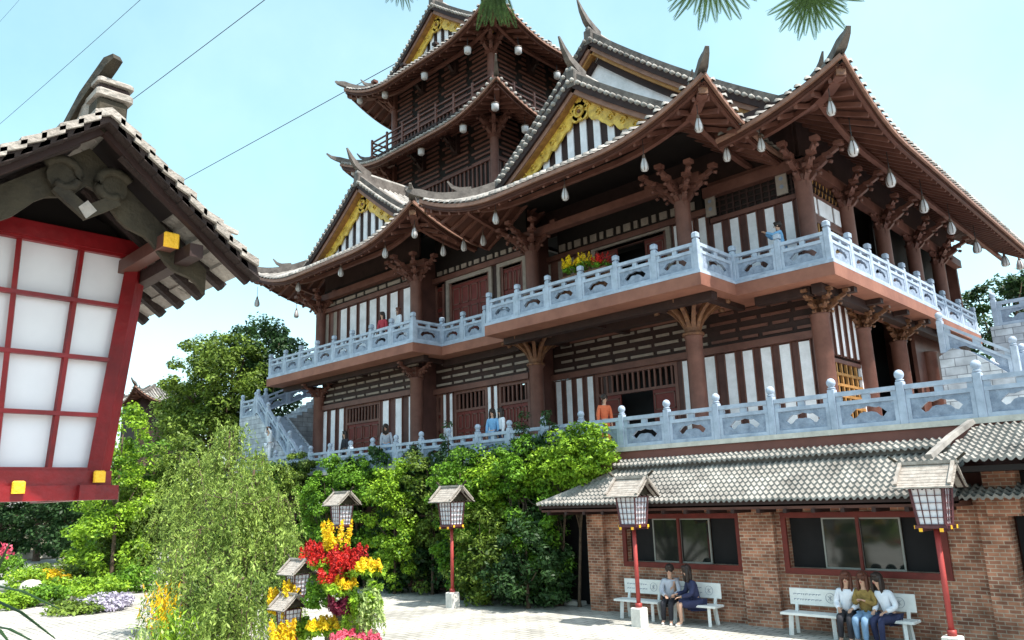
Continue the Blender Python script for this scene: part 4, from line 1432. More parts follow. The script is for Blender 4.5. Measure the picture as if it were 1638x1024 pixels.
# bits of the annex to the right
ax = thing('roofed_annex', (-1.5, 17.3, 0), 'taller tiled porch at the right edge with a dark doorway beside the brick building', 'building')
r2 = tile_sheet(ax, -4.55, 2.2, -4.15, 2.2, 15.9, 3.42, 17.72, 4.14, label='higher grey tiled roof at the right edge')
mb = MB(); mb.sweep([(-4.62,15.84,3.48),(-4.45,16.7,3.85),(-4.25,17.6,4.18)], (0.14,0.09), 'tile'); mb.build('ridge', r2)
mb = MB(); mb.box(-4.45, 2.2, 16.0, 17.7, 3.22, 3.32, 'shadowblack'); mb.build('soffit', r2)
mb = MB(); mb.box(-3.75, 2.4, 17.5, 17.72, 0, 3.2, 'dark'); mb.build('wall', ax)  # near-black panel standing in for the unlit doorway
mb = MB(); mb.box(-4.1, -3.55, 17.0, 17.4, 2.4, 3.22, 'brick'); mb.build('brick_pier', ax)
mb = MB(); mb.bev(-3.55, -2.9, 17.38, 17.44, 1.0, 2.3, 'greycloth', 0.01); mb.build('door', ax)
mb = MB(); mb.tube([(-3.4,17.2,2.45),(-3.4,17.2,3.1)], 0.02, 'alu', 6); mb.tube([(-3.4,17.2,2.45),(-3.55,17.2,2.45)], 0.02, 'alu', 6); mb.build('pipe', ax)
tile_sheet(ax, -4.55, -3.1, -4.55, -3.1, 16.55, 2.74, 17.2, 2.98, label='small dark tiled ledge beside the brick wall')
# dark store recess to the left of the brick wall
st = thing('store_recess', (-14.7, 18.1, 0), 'dark open store recess between the brick wall and the bushes', 'store')
mb = MB(); mb.box(-16.4, BX0-0.06, 18.05, 18.15, 0, 3.6, 'dark'); mb.build('wall', st)  # near-black panel, the recess shade painted into its colour
mb = MB(); mb.bev(-15.4, -14.7, 17.6, 17.9, 0, 0.12, 'base', 0.02); mb.build('step', st)

# ================================================================ LAMPS
def make_lamp(name='lantern_post', zb=2.27, detail=False):
    """garden lantern post, box tapering downwards, gabled shingle roof with ridge along X"""
    root = thing(name, (0,0,0), 'x', 'lamp post')
    mb = MB(); mb.bev(-0.15, 0.15, -0.15, 0.15, 0, 0.42, 'base', 0.02); mb.build('base_block', root)
    mb = MB(); mb.tube([(0,0,0.40),(0,0,zb)], 0.05, 'redpole', 12)
    mb.tube([(0,0,0.42),(0,0,0.52)], 0.08, 'redpole', 12)
    mb.build('post', root)
    hb, ht = 0.22, 0.275; H = 0.68
    # lantern box: frosted panels + red frame
    mb = MB()
    pts = [(-hb+0.02,-hb+0.02),(hb-0.02,-hb+0.02),(hb-0.02,hb-0.02),(-hb+0.02,hb-0.02)]
    k = (ht-0.02)/(hb-0.02)
    vs = [(x, y, zb+0.04) for x, y in pts]+[(x*k, y*k, zb+H) for x, y in pts]
    mb.add(vs, [(3,2,1,0),(4,5,6,7),(0,1,5,4),(1,2,6,5),(2,3,7,6),(3,0,4,7)], 'frost')
    pn = mb.build('lamp_panel', root)
    mb = MB()
    def C(sx, sy, t, o=0.0):
        q = hb+(ht-hb)*t+o
        return Vector((sx*q, sy*q, zb+0.04+(H-0.04)*t))
    fm = 'lampframe'
    for (sx, sy) in ((1,1),(1,-1),(-1,1),(-1,-1)):
        mb.beam(C(sx,sy,0), C(sx,sy,1), 0.038, 0.038, fm)
    n = 4
    for (a_, b_) in (((-1,-1),(1,-1)), ((1,-1),(1,1)), ((1,1),(-1,1)), ((-1,1),(-1,-1))):
        for i in range(1, n):
            u = i/n
            p0 = C(*a_,0)*(1-u)+C(*b_,0)*u; p1 = C(*a_,1)*(1-u)+C(*b_,1)*u
            mb.beam(p0, p1, 0.012, 0.016, fm)
        for j in range(0, 6):
            t = j/5
            th = 0.025 if j in (0, 5) else 0.011
            mb.beam(C(*a_,t), C(*b_,t), 0.022, th, fm)
    mb.build('lamp_frame', root)
    mb = MB()
    # base tray of crossing beams with gilt ends
    for s_ in (-1, 1):
        mb.beam((-0.30, s_*0.17, zb+0.0), (0.30, s_*0.17, zb+0.0), 0.055, 0.06, fm)
        mb.beam((s_*0.17, -0.30, zb-0.045), (s_*0.17, 0.30, zb-0.045), 0.055, 0.06, fm)
    mb.box(-0.25, 0.25, -0.25, 0.25, zb-0.02, zb+0.03, fm)
    tr_ = mb.build('base_tray', root)
    mb = MB()
    for s_ in (-1, 1):
        for e in (-1, 1):
            mb.box(e*0.301-0.006, e*0.301+0.006, s_*0.17-0.03, s_*0.17+0.03, zb-0.032, zb+0.032, 'goldcap')
            mb.box(s_*0.17-0.03, s_*0.17+0.03, e*0.301-0.006, e*0.301+0.006, zb-0.077, zb-0.013, 'goldcap')
    mb.build('gilt_beam_end', tr_)
    # roof
    mb = MB()
    xe, ye = 0.50, 0.49
    zr, ze = zb+1.12, zb+0.695
    def rz(v):
        return ze+(zr-ze)*(v**1.25)+0.0
    for s_ in (1, -1):
        nrow = 8
        for r_ in range(nrow):
            v0, v1 = r_/nrow, (r_+1)/nrow+0.03
            y0 = s_*ye*(1-v0); y1 = s_*ye*(1-min(v1,1.0))
            z0, z1 = rz(v0)+0.012, rz(min(v1,1))+0.002
            vs = [(-xe,y0,z0),(xe,y0,z0),(xe,y1,z1),(-xe,y1,z1),(-xe,y0,z0-0.028),(xe,y0,z0-0.028),(xe,y1,z1-0.028),(-xe,y1,z1-0.028)]
            mb.add(vs, [(0,1,2,3),(7,6,5,4),(0,4,5,1),(1,5,6,2),(2,6,7,3),(3,7,4,0)], 'shingle')
    rf = mb.build('lamp_roof', root)
    mb = MB()
    mb.box(-xe-0.02, xe+0.02, -0.05, 0.05, zr-0.01, zr+0.05, 'shingle')
    for s_ in (1, -1):
        mb.beam((s_*(xe-0.02), 0, zr+0.02), (s_*(xe+0.16), 0, zr+0.16), 0.045, 0.04, 'shadeboard')
        for q in (1, -1):
            mb.beam((s_*(xe-0.05), q*0.03, zr+0.03), (s_*(xe-0.05), q*ye*0.93, rz(0.07)+0.05), 0.06, 0.04, 'shingle')
    mb.build('roof_ridge', rf)
    mb = MB()
    for s_ in (1, -1):
        tri = [(-ye*0.78, rz(0.22)-0.03), (ye*0.78, rz(0.22)-0.03), (0, zr-0.03)]
        mb.prism(tri, 'x', s_*0.26, s_*0.28, 'shadeboard')
    mb.build('roof_gable', rf)
    mb = MB()
    for s_ in (1, -1):
        for i in range(7):
            x = -xe+0.05+(2*xe-0.1)*i/6
            mb.beam((x, s_*0.10, rz(0.78)-0.05), (x, s_*ye*0.97, rz(0.03)-0.035), 0.03, 0.03, 'darkwood')
    mb.build('rafter', rf)
    return root
lamp = make_lamp()
LG = 'garden lantern posts along the plaza'
lamp['label'] = 'red lantern post standing before the bushes, left of the brick building'; lamp['group'] = LG
lamp.location = (-17.72, 15.5, 0)
dup(lamp, (-11.33, 15.7, 0), 0, 'red lantern post in front of the bench with the two seated women', LG)
dup(lamp, (-4.62, 15.62, 0), 0, 'red lantern post beside the three seated women, nearest the right edge', LG)
dup(lamp, (-23.4, 15.45, 0), 0, 'lantern post half hidden behind the red and yellow flower tower', LG)

# ---- foreground lantern, bigger detail
def fore_lantern():
    zb = 3.07
    C0 = Vector((-2.85, 0.64, 0))
    root = thing('lantern_post', (C0.x, C0.y, 0), 'large red framed lantern with white panels and weathered shingle roof, close at the left edge', 'lamp post', LG)
    def T(p): return (p[0]+C0.x, p[1]+C0.y, p[2])
    def shift(mb):
        mb.v = [T(v) for v in mb.v]; return mb
    mb = MB(); mb.bev(-0.15,0.15,-0.15,0.15,0,0.42,'base',0.02); shift(mb).build('base_block', root)
    mb = MB(); mb.tube([(-0.05,-0.05,0.4),(-0.05,-0.05,zb)], 0.03, 'redpole', 12); shift(mb).build('post', root)
    hb, ht = 0.206, 0.258; H = 0.755
    ncol, nrow = 3, 4
    mb = MB()
    e = 0.022
    pts = [(-1,-1),(1,-1),(1,1),(-1,1)]
    vs = [(x*(hb-e), y*(hb-e), zb+0.06) for x, y in pts]+[(x*(ht-e), y*(ht-e), zb+H) for x, y in pts]
    mb.add(vs, [(3,2,1,0),(4,5,6,7),(0,1,5,4),(1,2,6,5),(2,3,7,6),(3,0,4,7)], 'frost')
    shift(mb).build('lamp_panel', root)
    def C(sx, sy, t, o=0.0):
        q = hb+(ht-hb)*t+o
        return Vector((sx*q, sy*q, zb+0.05+(H-0.05)*t))
    mb = MB()
    for (sx, sy) in ((1,1),(1,-1),(-1,1),(-1,-1)):
        mb.beam(C(sx,sy,0,0.003), C(sx,sy,1,0.0), 0.056, 0.044, 'red')
    for (a_, b_) in (((-1,-1),(1,-1)), ((1,-1),(1,1)), ((1,1),(-1,1)), ((-1,1),(-1,-1))):
        for i in range(1, ncol):
            u = i/ncol
            p0 = C(*a_,0)*(1-u)+C(*b_,0)*u; p1 = C(*a_,1)*(1-u)+C(*b_,1)*u
            mb.beam(p0, p1, 0.014, 0.014, 'red')
        for j in range(0, nrow+1):
            t = j/nrow
            mb.beam(C(*a_,t), C(*b_,t), 0.019, 0.03 if j in (0, nrow) else 0.013, 'red')
    shift(mb).build('lamp_frame', root)
    mb = MB()
    hw = hb+0.038
    # lower tray: two stacked beam layers
    for s_ in (-1, 1):
        mb.beam((s_*(hb-0.005), -hw, zb+0.030), (s_*(hb-0.005), hw, zb+0.030), 0.045, 0.05, 'red')
        mb.beam((-hw, s_*(hb-0.04), zb-0.012), (hw+0.02, s_*(hb-0.04), zb-0.012), 0.045, 0.045, 'red')
    mb.beam((hb+0.005, -hw-0.03, zb-0.012), (hb+0.005, hw+0.02, zb-0.012), 0.05, 0.044, 'red')
    mb.box(-hb+0.03, hb-0.03, -hb, hb, zb-0.03, zb+0.05, 'doorred')
    tr_ = shift(mb).build('base_tray', root)
    mb = MB()
    for (y, z) in ((0.203, zb+0.036), (-0.012, zb+0.006)):
        mb.bev(hb+0.028, hb+0.042, y-0.017, y+0.017, z-0.018, z+0.018, 'goldcap', 0.004)
    shift(mb).build('gilt_beam_end', tr_)
    # upper beams
    mb = MB()
    for s_ in (-1, 1):
        mb.beam((s_*(ht-0.01), -ht-0.05, zb+H+0.02), (s_*(ht-0.01), ht+0.05, zb+H+0.02), 0.05, 0.05, 'red')
        mb.beam((-0.60, s_*(ht-0.03), zb+0.715), (0.60 if s_ > 0 else 0.30, s_*(ht-0.03), zb+0.715), 0.042, 0.042, 'wood')
    up = shift(mb).build('top_beam', root)
    mb = MB()
    mb.bev(0.601, 0.611, ht-0.053, ht-0.007, zb+0.692, zb+0.738, 'goldcap', 0.004)
    shift(mb).build('gilt_beam_end', up)
    # roof
    xe, ye = 0.68, 0.455
    zr, ze = zb+1.02, zb+0.655
    def rz(v): return ze+(zr-ze)*(v**1.05)
    mb = MB()
    rr = random.Random(3)
    for s_ in (1, -1):
        nr = 11
        for r_ in range(nr):
            v0, v1 = r_/nr, (r_+1)/nr+0.035
            y0 = ye*(1-v0)*s_; y1 = ye*(1-min(v1, 1.0))*s_
            z0, z1 = rz(v0)+0.020, rz(min(v1, 1))+0.004
            x = -xe
            while x < xe-0.001:
                w_ = min(0.10+rr.random()*0.03, xe-x)
                j = rr.uniform(-0.006, 0.006)
                xa, xb_ = x+0.0015, x+w_-0.0015+(0.035 if x+w_ >= xe-0.001 else 0)
                ja = j*s_
                vs = [(xa,y0+ja,z0+j),(xb_,y0+ja,z0+j),(xb_,y1,z1),(xa,y1,z1),(xa,y0+ja,z0+j-0.022),(xb_,y0+ja,z0+j-0.022),(xb_,y1,z1-0.022),(xa,y1,z1-0.022)]
                mb.add(vs, [(0,1,2,3),(7,6,5,4),(0,4,5,1),(1,5,6,2),(2,6,7,3),(3,7,4,0)], 'shingle')
                x += w_
    rf = shift(mb).build('lamp_roof', root)
    mb = MB()
    for s_ in (1, -1):
        for k in range(12):
            v0 = k/12; v1 = min(1.0, v0+0.115)
            y0 = ye*(1-v0)*s_; y1 = ye*(1-v1)*s_
            mb.prism([(y0, rz(v0)-0.004), (y1, rz(v1)-0.020), (y1, rz(v1)-0.036), (y0+0.012*s_, rz(v0)-0.040)], 'x', xe-0.03, xe+0.022, 'shadedshingle')
    for s_ in (1, -1):
        pth = [(xe-0.03, ye*(1-v)*s_, rz(v)-0.055) for v in (0.02, 0.2, 0.4, 0.6, 0.8, 1.0)]
        mb.sweep(pth, (0.022, 0.045), 'darkwood')
    shift(mb).build('barge_board', rf)
    mb = MB()
    mb.bev(-xe, xe-0.05, -0.045, 0.045, zr-0.02, zr+0.05, 'shingle', 0.012)
    # block at the ridge end and the slanting horn
    mb.bev(xe-0.10, xe+0.02, -0.035, 0.045, zr-0.03, zr+0.035, 'shadeboard', 0.006)
    mb.bev(xe-0.11, xe+0.03, -0.042, 0.055, zr+0.037, zr+0.06, 'shingle', 0.006)
    mb.bev(xe-0.10, xe+0.02, -0.035, 0.047, zr+0.062, zr+0.075, 'darkwood', 0.004)
    mb.bev(xe-0.11, xe+0.03, -0.042, 0.055, zr+0.077, zr+0.093, 'shingle', 0.006)
    mb.sweep([(xe-0.16, -0.05, zr-0.02), (xe-0.07, -0.035, zr+0.05), (xe+0.03, -0.01, zr+0.125), (xe+0.055, -0.003, zr+0.14)], [(0.035,0.035),(0.035,0.04),(0.035,0.038),(0.028,0.02)], 'shadeboard')
    for s_ in (1,):
        mb.sweep([(xe-0.13, ye*0.55, rz(0.44)+0.0), (xe-0.12, ye*0.75, rz(0.40)+0.015), (xe-0.12, ye*1.0, rz(0.38)+0.008)], [(0.03,0.03),(0.028,0.028),(0.012,0.012)], 'shingle')
    shift(mb).build('roof_ridge', rf)
    # weathered gable board, roof shade put into its colour, scalloped lower edge, and carved cloud ornament
    mb = MB()
    n = 30
    for i in range(n):
        def edge(u):
            y = -ye*0.80+2*ye*0.80*u
            v = 1-abs(y)/ye
            top = rz(v)-0.06
            low = rz(v)-0.13-0.045*v - 0.012*math.sin(u*PI*10)
            return y, top, min(low, top-0.045)
        y0, t0, l0 = edge(i/n); y1, t1, l1 = edge((i+1)/n)
        mb.prism([(y0,l0),(y1,l1),(y1,t1),(y0,t0)], 'x', 0.53, 0.548, 'shadeboard')
    gb = shift(mb).build('roof_gable', rf)
    mb = MB()
    xo = 0.565
    cz = zr-0.20
    for s_ in (1, -1):
        pth = []
        for q in range(13):
            t = q/12*PI*1.55
            rr_ = 0.052*(1-q/30)
            pth.append((xo, s_*(0.065+rr_*math.cos(t+0.5)), cz+0.03+rr_*math.sin(t+0.5)))
        mb.tube(pth, [0.014]*13, 'shadeboard', 6)
        mb.tube([(xo-0.02, s_*0.062, cz+0.03), (xo, s_*0.062, cz+0.03)], 0.045, 'shadeboard', 14, False)
        mb.sweep([(xo, s_*0.09, cz-0.02), (xo, s_*0.05, cz-0.05), (xo, 0, cz-0.085)], (0.02, 0.035), 'shadeboard')
    mb.prism([(-0.022, cz-0.055), (0, cz-0.085), (0.026, cz-0.055), (0, cz-0.03)], 'x', xo-0.012, xo+0.012, 'shingle')
    mb.build
    shift(mb).build('gable_ornament', rf)
    mb = MB()
    for s_ in (1, -1):
        for i in range(9):
            x = -xe+0.04+(2*xe-0.08)*i/8
            mb.beam((x, s_*0.06, rz(0.88)-0.05), (x, s_*ye*0.99, rz(0.02)-0.028), 0.03, 0.026, 'shadedshingle')
        mb.beam((-xe+0.02, s_*ye*0.62, rz(0.36)-0.10), (xe-0.02, s_*ye*0.62, rz(0.36)-0.10), 0.04, 0.04, 'darkwood')
    # near-black sheets painted in as the shade under the roof
    for s_ in (1, -1):
        mb.add([(-xe,s_*0.02,rz(0.97)-0.03),(xe-0.01,s_*0.02,rz(0.97)-0.03),(xe-0.01,s_*ye*0.5,rz(0.5)-0.034),(-xe,s_*ye*0.5,rz(0.5)-0.034)], [(0,1,2,3)], 'shadowblack')
    mb.prism([(-ye*0.80, zb+0.77), (ye*0.80, zb+0.77), (0, zr-0.10)], 'x', ht-0.05, ht-0.03, 'shadowblack')  # near-black panel standing in for the shaded gable opening
    shift(mb).build('rafter', rf)
fore_lantern()

# ================================================================ BENCHES
def make_bench():
    root = thing('park_bench', (0,0,0), 'x', 'bench')
    mb = MB(); mb.bev(-0.66, 0.66, -0.21, 0.21, 0.41, 0.46, 'bench', 0.01); mb.build('seat', root)
    mb = MB(); mb.bev(-0.60, 0.60, 0.20, 0.245, 0.58, 0.92, 'bench', 0.012)
    bk = mb.build('backrest', root)
    mb = MB()
    yf = 0.197
    cx_ = 0.30
    for k in range(16):
        t0, t1 = 2*PI*k/16, 2*PI*(k+1)/16
        mb.beam((cx_+0.10*math.cos(t0), yf, 0.75+0.10*math.sin(t0)), (cx_+0.10*math.cos(t1), yf, 0.75+0.10*math.sin(t1)), 0.004, 0.012, 'ink', up=(0,1,0))
    for (a_, b_) in (((-0.05,-0.04),(0.05,0.05)), ((-0.05,0.04),(0.04,-0.05)), ((0,-0.06),(0,0.06))):
        mb.beam((cx_+a_[0], yf, 0.75+a_[1]), (cx_+b_[0], yf, 0.75+b_[1]), 0.004, 0.012, 'ink', up=(0,1,0))
    r3 = random.Random(2)
    for row in range(2):
        x = -0.50
        while x < 0.08:
            w_ = 0.02+r3.random()*0.05
            zc = 0.80-row*0.11
            mb.box(x, x+w_, yf-0.002, yf+0.002, zc, zc+0.012, 'ink')
            mb.box(x, x+0.01, yf-0.002, yf+0.002, zc-0.02, zc-0.001, 'ink')
            x += w_+0.02
    mb.build('painted_emblem', bk)
    for s_ in (-1, 1):
        mb = MB()
        mb.beam((s_*0.45, -0.13, 0.41), (s_*0.47, -0.16, 0.0), 0.07, 0.07, 'bench'); mb.build('leg', root)
        mb = MB()
        mb.beam((s_*0.45, 0.13, 0.41), (s_*0.47, 0.19, 0.0), 0.07, 0.07, 'bench'); mb.build('leg', root)
        mb = MB()
        mb.beam((s_*0.45, 0.17, 0.44), (s_*0.45, 0.22, 0.62), 0.06, 0.05, 'bench'); mb.build('back_support', root)
    return root
bench = make_bench()
BG = 'white concrete benches along the brick wall'
bench['label'] = 'white concrete bench left of the two women, behind the middle lantern post'; bench['group'] = BG
bench.location = (-11.95, 16.62, 0)
dup(bench, (-10.42, 16.66, 0), 0, 'white concrete bench right of the two women, below the left window', BG)
dup(bench, (-7.55, 16.68, 0), 0, 'white concrete bench left of the three women, with printed emblem on its back', BG)
dup(bench, (-6.18, 16.70, 0), 0, 'white concrete bench right of the three women, next to the right lantern post', BG)

# ================================================================ PEOPLE
def skinned(name, verts, edges, mtl, parent, root=0, sub=1):
    me = bpy.data.meshes.new(name)
    me.from_pydata([v[0] for v in verts], edges, [])
    o = bpy.data.objects.new(name, me); COL.objects.link(o)
    md = o.modifiers.new('skin', 'SKIN'); md.use_smooth_shade = True; md.branch_smoothing = 0.4
    sv = me.skin_vertices[0].data
    for i, v in enumerate(verts):
        r_ = v[1]
        sv[i].radius = (r_, r_) if not isinstance(r_, tuple) else r_
        sv[i].use_root = (i == root)
    if sub:
        s2 = o.modifiers.new('sub', 'SUBSURF'); s2.levels = sub; s2.render_levels = sub
    dg = bpy.context.evaluated_depsgraph_get()
    m2 = bpy.data.meshes.new_from_object(o.evaluated_get(dg))
    bpy.data.objects.remove(o); bpy.data.meshes.remove(me)
    m2.name = name
    m2.materials.clear(); m2.materials.append(M[mtl])
    m2.polygons.foreach_set('use_smooth', [True]*len(m2.polygons))
    ob = bpy.data.objects.new(name, m2); COL.objects.link(ob)
    ob.parent = parent
    return ob
def ell(mb, c, r, m, n=12, k=8, cut=None):
    vs = []; fs = []
    for j in range(k+1):
        a_ = PI*j/k
        for i in range(n):
            b_ = 2*PI*i/n
            vs.append((c[0]+r[0]*math.sin(a_)*math.cos(b_), c[1]+r[1]*math.sin(a_)*math.sin(b_), c[2]+r[2]*math.cos(a_)))
    for j in range(k):
        for i in range(n):
            fs.append((j*n+i, j*n+(i+1)%n, (j+1)*n+(i+1)%n, (j+1)*n+i))
    mb.add(vs, fs, m, True)
def person(loc, rz, label, pose='sit', top='whitecloth', legs='denim', hair='hair', sleeve='long', lean=(0,0), headturn=0.0, armL=None, armR=None, longhair=True, skirt=False, group=None, h=1.0):
    """figure facing -Y in its own frame"""
    root = thing('person', loc, label, 'person', group, rz)
    root['_o'] = (0,0,0)
    sit = pose == 'sit'
    lx, ly = lean
    zp = 0.53 if sit else 0.93
    def q(x, y, z):
        t = max(0, (z-zp))/0.7
        return (x+lx*t, y+ly*t, z)
    P = {}
    P['pel'] = (q(0, 0.02, zp), (0.15, 0.11)); P['spi'] = (q(0, 0.03, zp+0.20), (0.13, 0.10)); P['che'] = (q(0, 0.01, zp+0.38), (0.145, 0.10)); P['col'] = (q(0, 0.0, zp+0.475), (0.085, 0.062))
    P['nek'] = (q(0, -0.01, zp+0.53), 0.048); P['hdb'] = (q(0, -0.025, zp+0.60), 0.062); P['hed'] = (q(0, -0.035, zp+0.69), (0.078, 0.092)); P['crn'] = (q(0, -0.025, zp+0.775), 0.055)
    E_ = [('pel','spi'),('spi','che'),('che','col'),('col','nek'),('nek','hdb'),('hdb','hed'),('hed','crn')]
    arm = {}
    for s_, nm, cu in ((1,'L',armL),(-1,'R',armR)):
        sh = q(s_*0.165, 0.01, zp+0.45)
        if cu is None:
            el = q(s_*0.215, 0.0, zp+0.19)
            wr = q(s_*0.13, -0.24, zp+0.12) if sit else q(s_*0.22, -0.05, zp-0.06)
        else:
            el, wr = cu
            el = q(*el); wr = q(*wr)
        E_ += [('che','sh'+nm),('sh'+nm,'el'+nm),('el'+nm,'wr'+nm)]
        P['sh'+nm] = (sh, 0.056); P['el'+nm] = (el, 0.041); P['wr'+nm] = (wr, 0.025)
        d = (Vector(wr)-Vector(el)).normalized()
        side = d.cross(Vector((0,0,1)))
        if side.length < 0.1: side = Vector((1,0,0))
        side.normalize(); dn = d.cross(side)
        pa = Vector(wr)+d*0.065
        P['pa'+nm] = (tuple(pa), (0.034, 0.016)); E_.append(('wr'+nm,'pa'+nm))
        for fi in range(4):
            off = side*(0.027-0.018*fi)
            L_ = (0.055, 0.066, 0.062, 0.048)[fi]
            a1 = pa+off+d*0.03; a2 = a1+d*L_*0.55+dn*0.008; a3 = a2+d*L_*0.4+dn*0.022
            for k, pp in enumerate((a1, a2, a3)): P['f%s%d%d' % (nm, fi, k)] = (tuple(pp), 0.0095-0.001*k)
            E_ += [('pa'+nm, 'f%s%d0' % (nm, fi)), ('f%s%d0' % (nm, fi), 'f%s%d1' % (nm, fi)), ('f%s%d1' % (nm, fi), 'f%s%d2' % (nm, fi))]
        t1 = Vector(wr)+d*0.03+side*0.035*s_; t2 = t1+d*0.035+side*0.02*s_
        P['t1'+nm] = (tuple(t1), 0.011); P['t2'+nm] = (tuple(t2), 0.009); E_ += [('wr'+nm,'t1'+nm),('t1'+nm,'t2'+nm)]
        hp = (s_*0.085, 0.01, zp-0.03)
        if sit: kn = (s_*0.09, -0.43, 0.50); an = (s_*0.10-0.02, -0.42+0.10*(s_ < 0), 0.09); to = (s_*0.11-0.02, -0.56+0.10*(s_ < 0), 0.035)
        else: kn = (s_*0.09, -0.02, 0.50); an = (s_*0.09, 0.02, 0.09); to = (s_*0.10, -0.12, 0.035)
        P['hp'+nm] = (hp, 0.092); P['kn'+nm] = (kn, 0.062); P['an'+nm] = (an, 0.038); P['to'+nm] = (to, 0.034)
        E_ += [('pel','hp'+nm),('hp'+nm,'kn'+nm),('kn'+nm,'an'+nm),('an'+nm,'to'+nm)]
        ks = list(P)
    skinned('body', [P[k] for k in ks], [(ks.index(a_), ks.index(b_)) for a_, b_ in E_], 'skin', root, 0)
    def cloth(name, keys, edges, grow, m, sw=None):
        vv = []
        for k in keys:
            p, r_ = P[k] if k in P else sw[k]
            r_ = tuple(x+grow for x in r_) if isinstance(r_, tuple) else r_+grow
            vv.append((p, r_))
        skinned(name, vv, [(keys.index(a_), keys.index(b_)) for a_, b_ in edges], m, root, 0)
    tk = ['pel','spi','che','col','shL','shR','elL','elR']; te = [('pel','spi'),('spi','che'),('che','col'),('che','shL'),('che','shR'),('shL','elL'),('shR','elR')]
    if sleeve == 'long': tk += ['wrL','wrR']; te += [('elL','wrL'),('elR','wrR')]
    cloth('shirt', tk, te, 0.022, top)
    lk = ['pel','hpL','hpR','knL','knR']; le = [('pel','hpL'),('pel','hpR'),('hpL','knL'),('hpR','knR')]
    if not skirt: lk += ['anL','anR']; le += [('knL','anL'),('knR','anR')]
    cloth('skirt' if skirt else 'trousers', lk, le, 0.014 if not skirt else 0.045, legs)
    hd = Vector(P['hed'][0])
    mb = MB()
    ell(mb, (hd.x, hd.y+0.030, hd.z+0.035), (0.112, 0.115, 0.118), hair)
    ell(mb, (hd.x, hd.y-0.045, hd.z+0.085), (0.078, 0.06, 0.045), hair)
    if longhair:
        ell(mb, (hd.x, hd.y+0.075, hd.z-0.10), (0.118, 0.07, 0.22), hair)
        for s_ in (-1, 1): ell(mb, (hd.x+s_*0.092, hd.y+0.005, hd.z-0.09), (0.034, 0.055, 0.18), hair)
    mb.build('hair', root)
    mb = MB(); ell(mb, (hd.x, hd.y-0.096, hd.z-0.028), (0.012, 0.016, 0.022), 'skin', 8, 6)
    for s_ in (-1, 1): ell(mb, (hd.x+s_*0.084, hd.y, hd.z-0.015), (0.012, 0.018, 0.028), 'skin', 8, 6)
    mb.build('face', root)
    mb = MB()
    for s_ in (-1, 1): ell(mb, (hd.x+s_*0.032, hd.y-0.090, hd.z-0.002), (0.014, 0.007, 0.007), 'eye', 8, 5)
    mb.build('eye', root)
    mb = MB(); ell(mb, (hd.x, hd.y-0.088, hd.z-0.062), (0.022, 0.007, 0.006), 'redcloth', 8, 5); mb.build('mouth', root)
    for nm in 'LR':
        a_ = Vector(P['an'+nm][0]); t_ = Vector(P['to'+nm][0])
        skinned('shoe', [(tuple(a_+Vector((0,0,-0.05))), 0.043), (tuple(t_+Vector((0,-0.02,0.0))), 0.037)], [(0,1)], 'shoe', root)
    return root
PS = 'people seated on the benches'
YB = 16.60
xa = at(1066, 965, y=YB-0.1).x; xb = at(1104, 965, y=YB-0.1).x
person((xa+0.05, YB, -0.01), R(22), 'seated woman with dark hair in a pale top with navy sleeves, turned to her friend', top='greycloth', legs='black', lean=(0.06,-0.10), armL=((0.24,-0.05,0.72),(0.18,-0.30,0.68)), armR=((-0.2,-0.08,0.72),(-0.05,-0.34,0.66)), longhair=False)
person((xb+0.10, YB, -0.01), R(-38), 'seated woman in navy with long black hair and bare legs, facing a friend in grey', top='navy', legs='navy', skirt=True, lean=(-0.02,-0.16), armL=((0.22,-0.12,0.72),(0.10,-0.36,0.66)), armR=((-0.24,-0.1,0.72),(-0.12,-0.38,0.70)))
xc_ = at(1357, 985, y=YB).x; xd = at(1388, 985, y=YB).x; xe_ = at(1424, 985, y=YB).x
person((xc_, YB, -0.01), R(12), 'seated woman with reddish hair in a white top and black trousers, leftmost of three', top='whitecloth', legs='black', hair='hairbrown', lean=(0.05,-0.06))
person((xd, YB, -0.01), R(0), 'seated woman in a mottled olive top and pale blue jeans, between two friends', top='olive', legs='denim', hair='hairbrown', lean=(0.0,-0.03), armL=((0.2,-0.06,0.74),(0.06,-0.22,0.82)), armR=((-0.2,-0.06,0.74),(-0.06,-0.22,0.82)))
person((xe_, YB, -0.01), R(-16), 'seated woman with long dark hair and white sleeves leaning towards her two friends', top='whitecloth', legs='navy', lean=(-0.13,-0.08))
def stand(px, py, y, zf, rz, label, **kw):
    p = at(px, py, y=y)
    return person((p.x, y, zf), rz, label, pose='stand', **kw)
stand(612, 495, 19.05, ZB, R(15), 'person in a pink top standing at the left wing balcony', top='redcloth', legs='black')
stand(638, 490, 19.1, ZB, R(-20), 'person in white holding a red item at the left wing balcony corner', top='whitecloth', legs='black', hair='hairbrown')
stand(1245, 362, 21.5, ZB, R(-60), 'person in a light blue shirt with raised arms at the right balcony corner', top='bluecloth', legs='denim', armL=((0.2,-0.2,1.28),(0.05,-0.38,1.42)), armR=((-0.2,-0.2,1.28),(-0.05,-0.38,1.42)), longhair=False)
stand(966, 655, 19.0, ZT, R(60), 'person in an orange robe on the terrace by the open middle doorway', top='orangecloth', legs='orangecloth', longhair=False, lean=(0,-0.06))
stand(788, 670, 18.6, ZT, R(20), 'person in pale blue on the terrace in front of a red door', top='bluecloth', legs='denim')
stand(802, 672, 18.7, ZT, R(-25), 'person in white on the terrace, right beside the one in pale blue', top='whitecloth', legs='navy')
stand(619, 692, 18.7, ZT, R(40), 'person in lavender bending forward on the terrace below the left wing', top='greycloth', legs='denim', lean=(0,-0.22))
stand(552, 698, 18.8, ZT, R(0), 'person in dark clothes on the terrace by the leftmost plaster strips', top='black', legs='black')

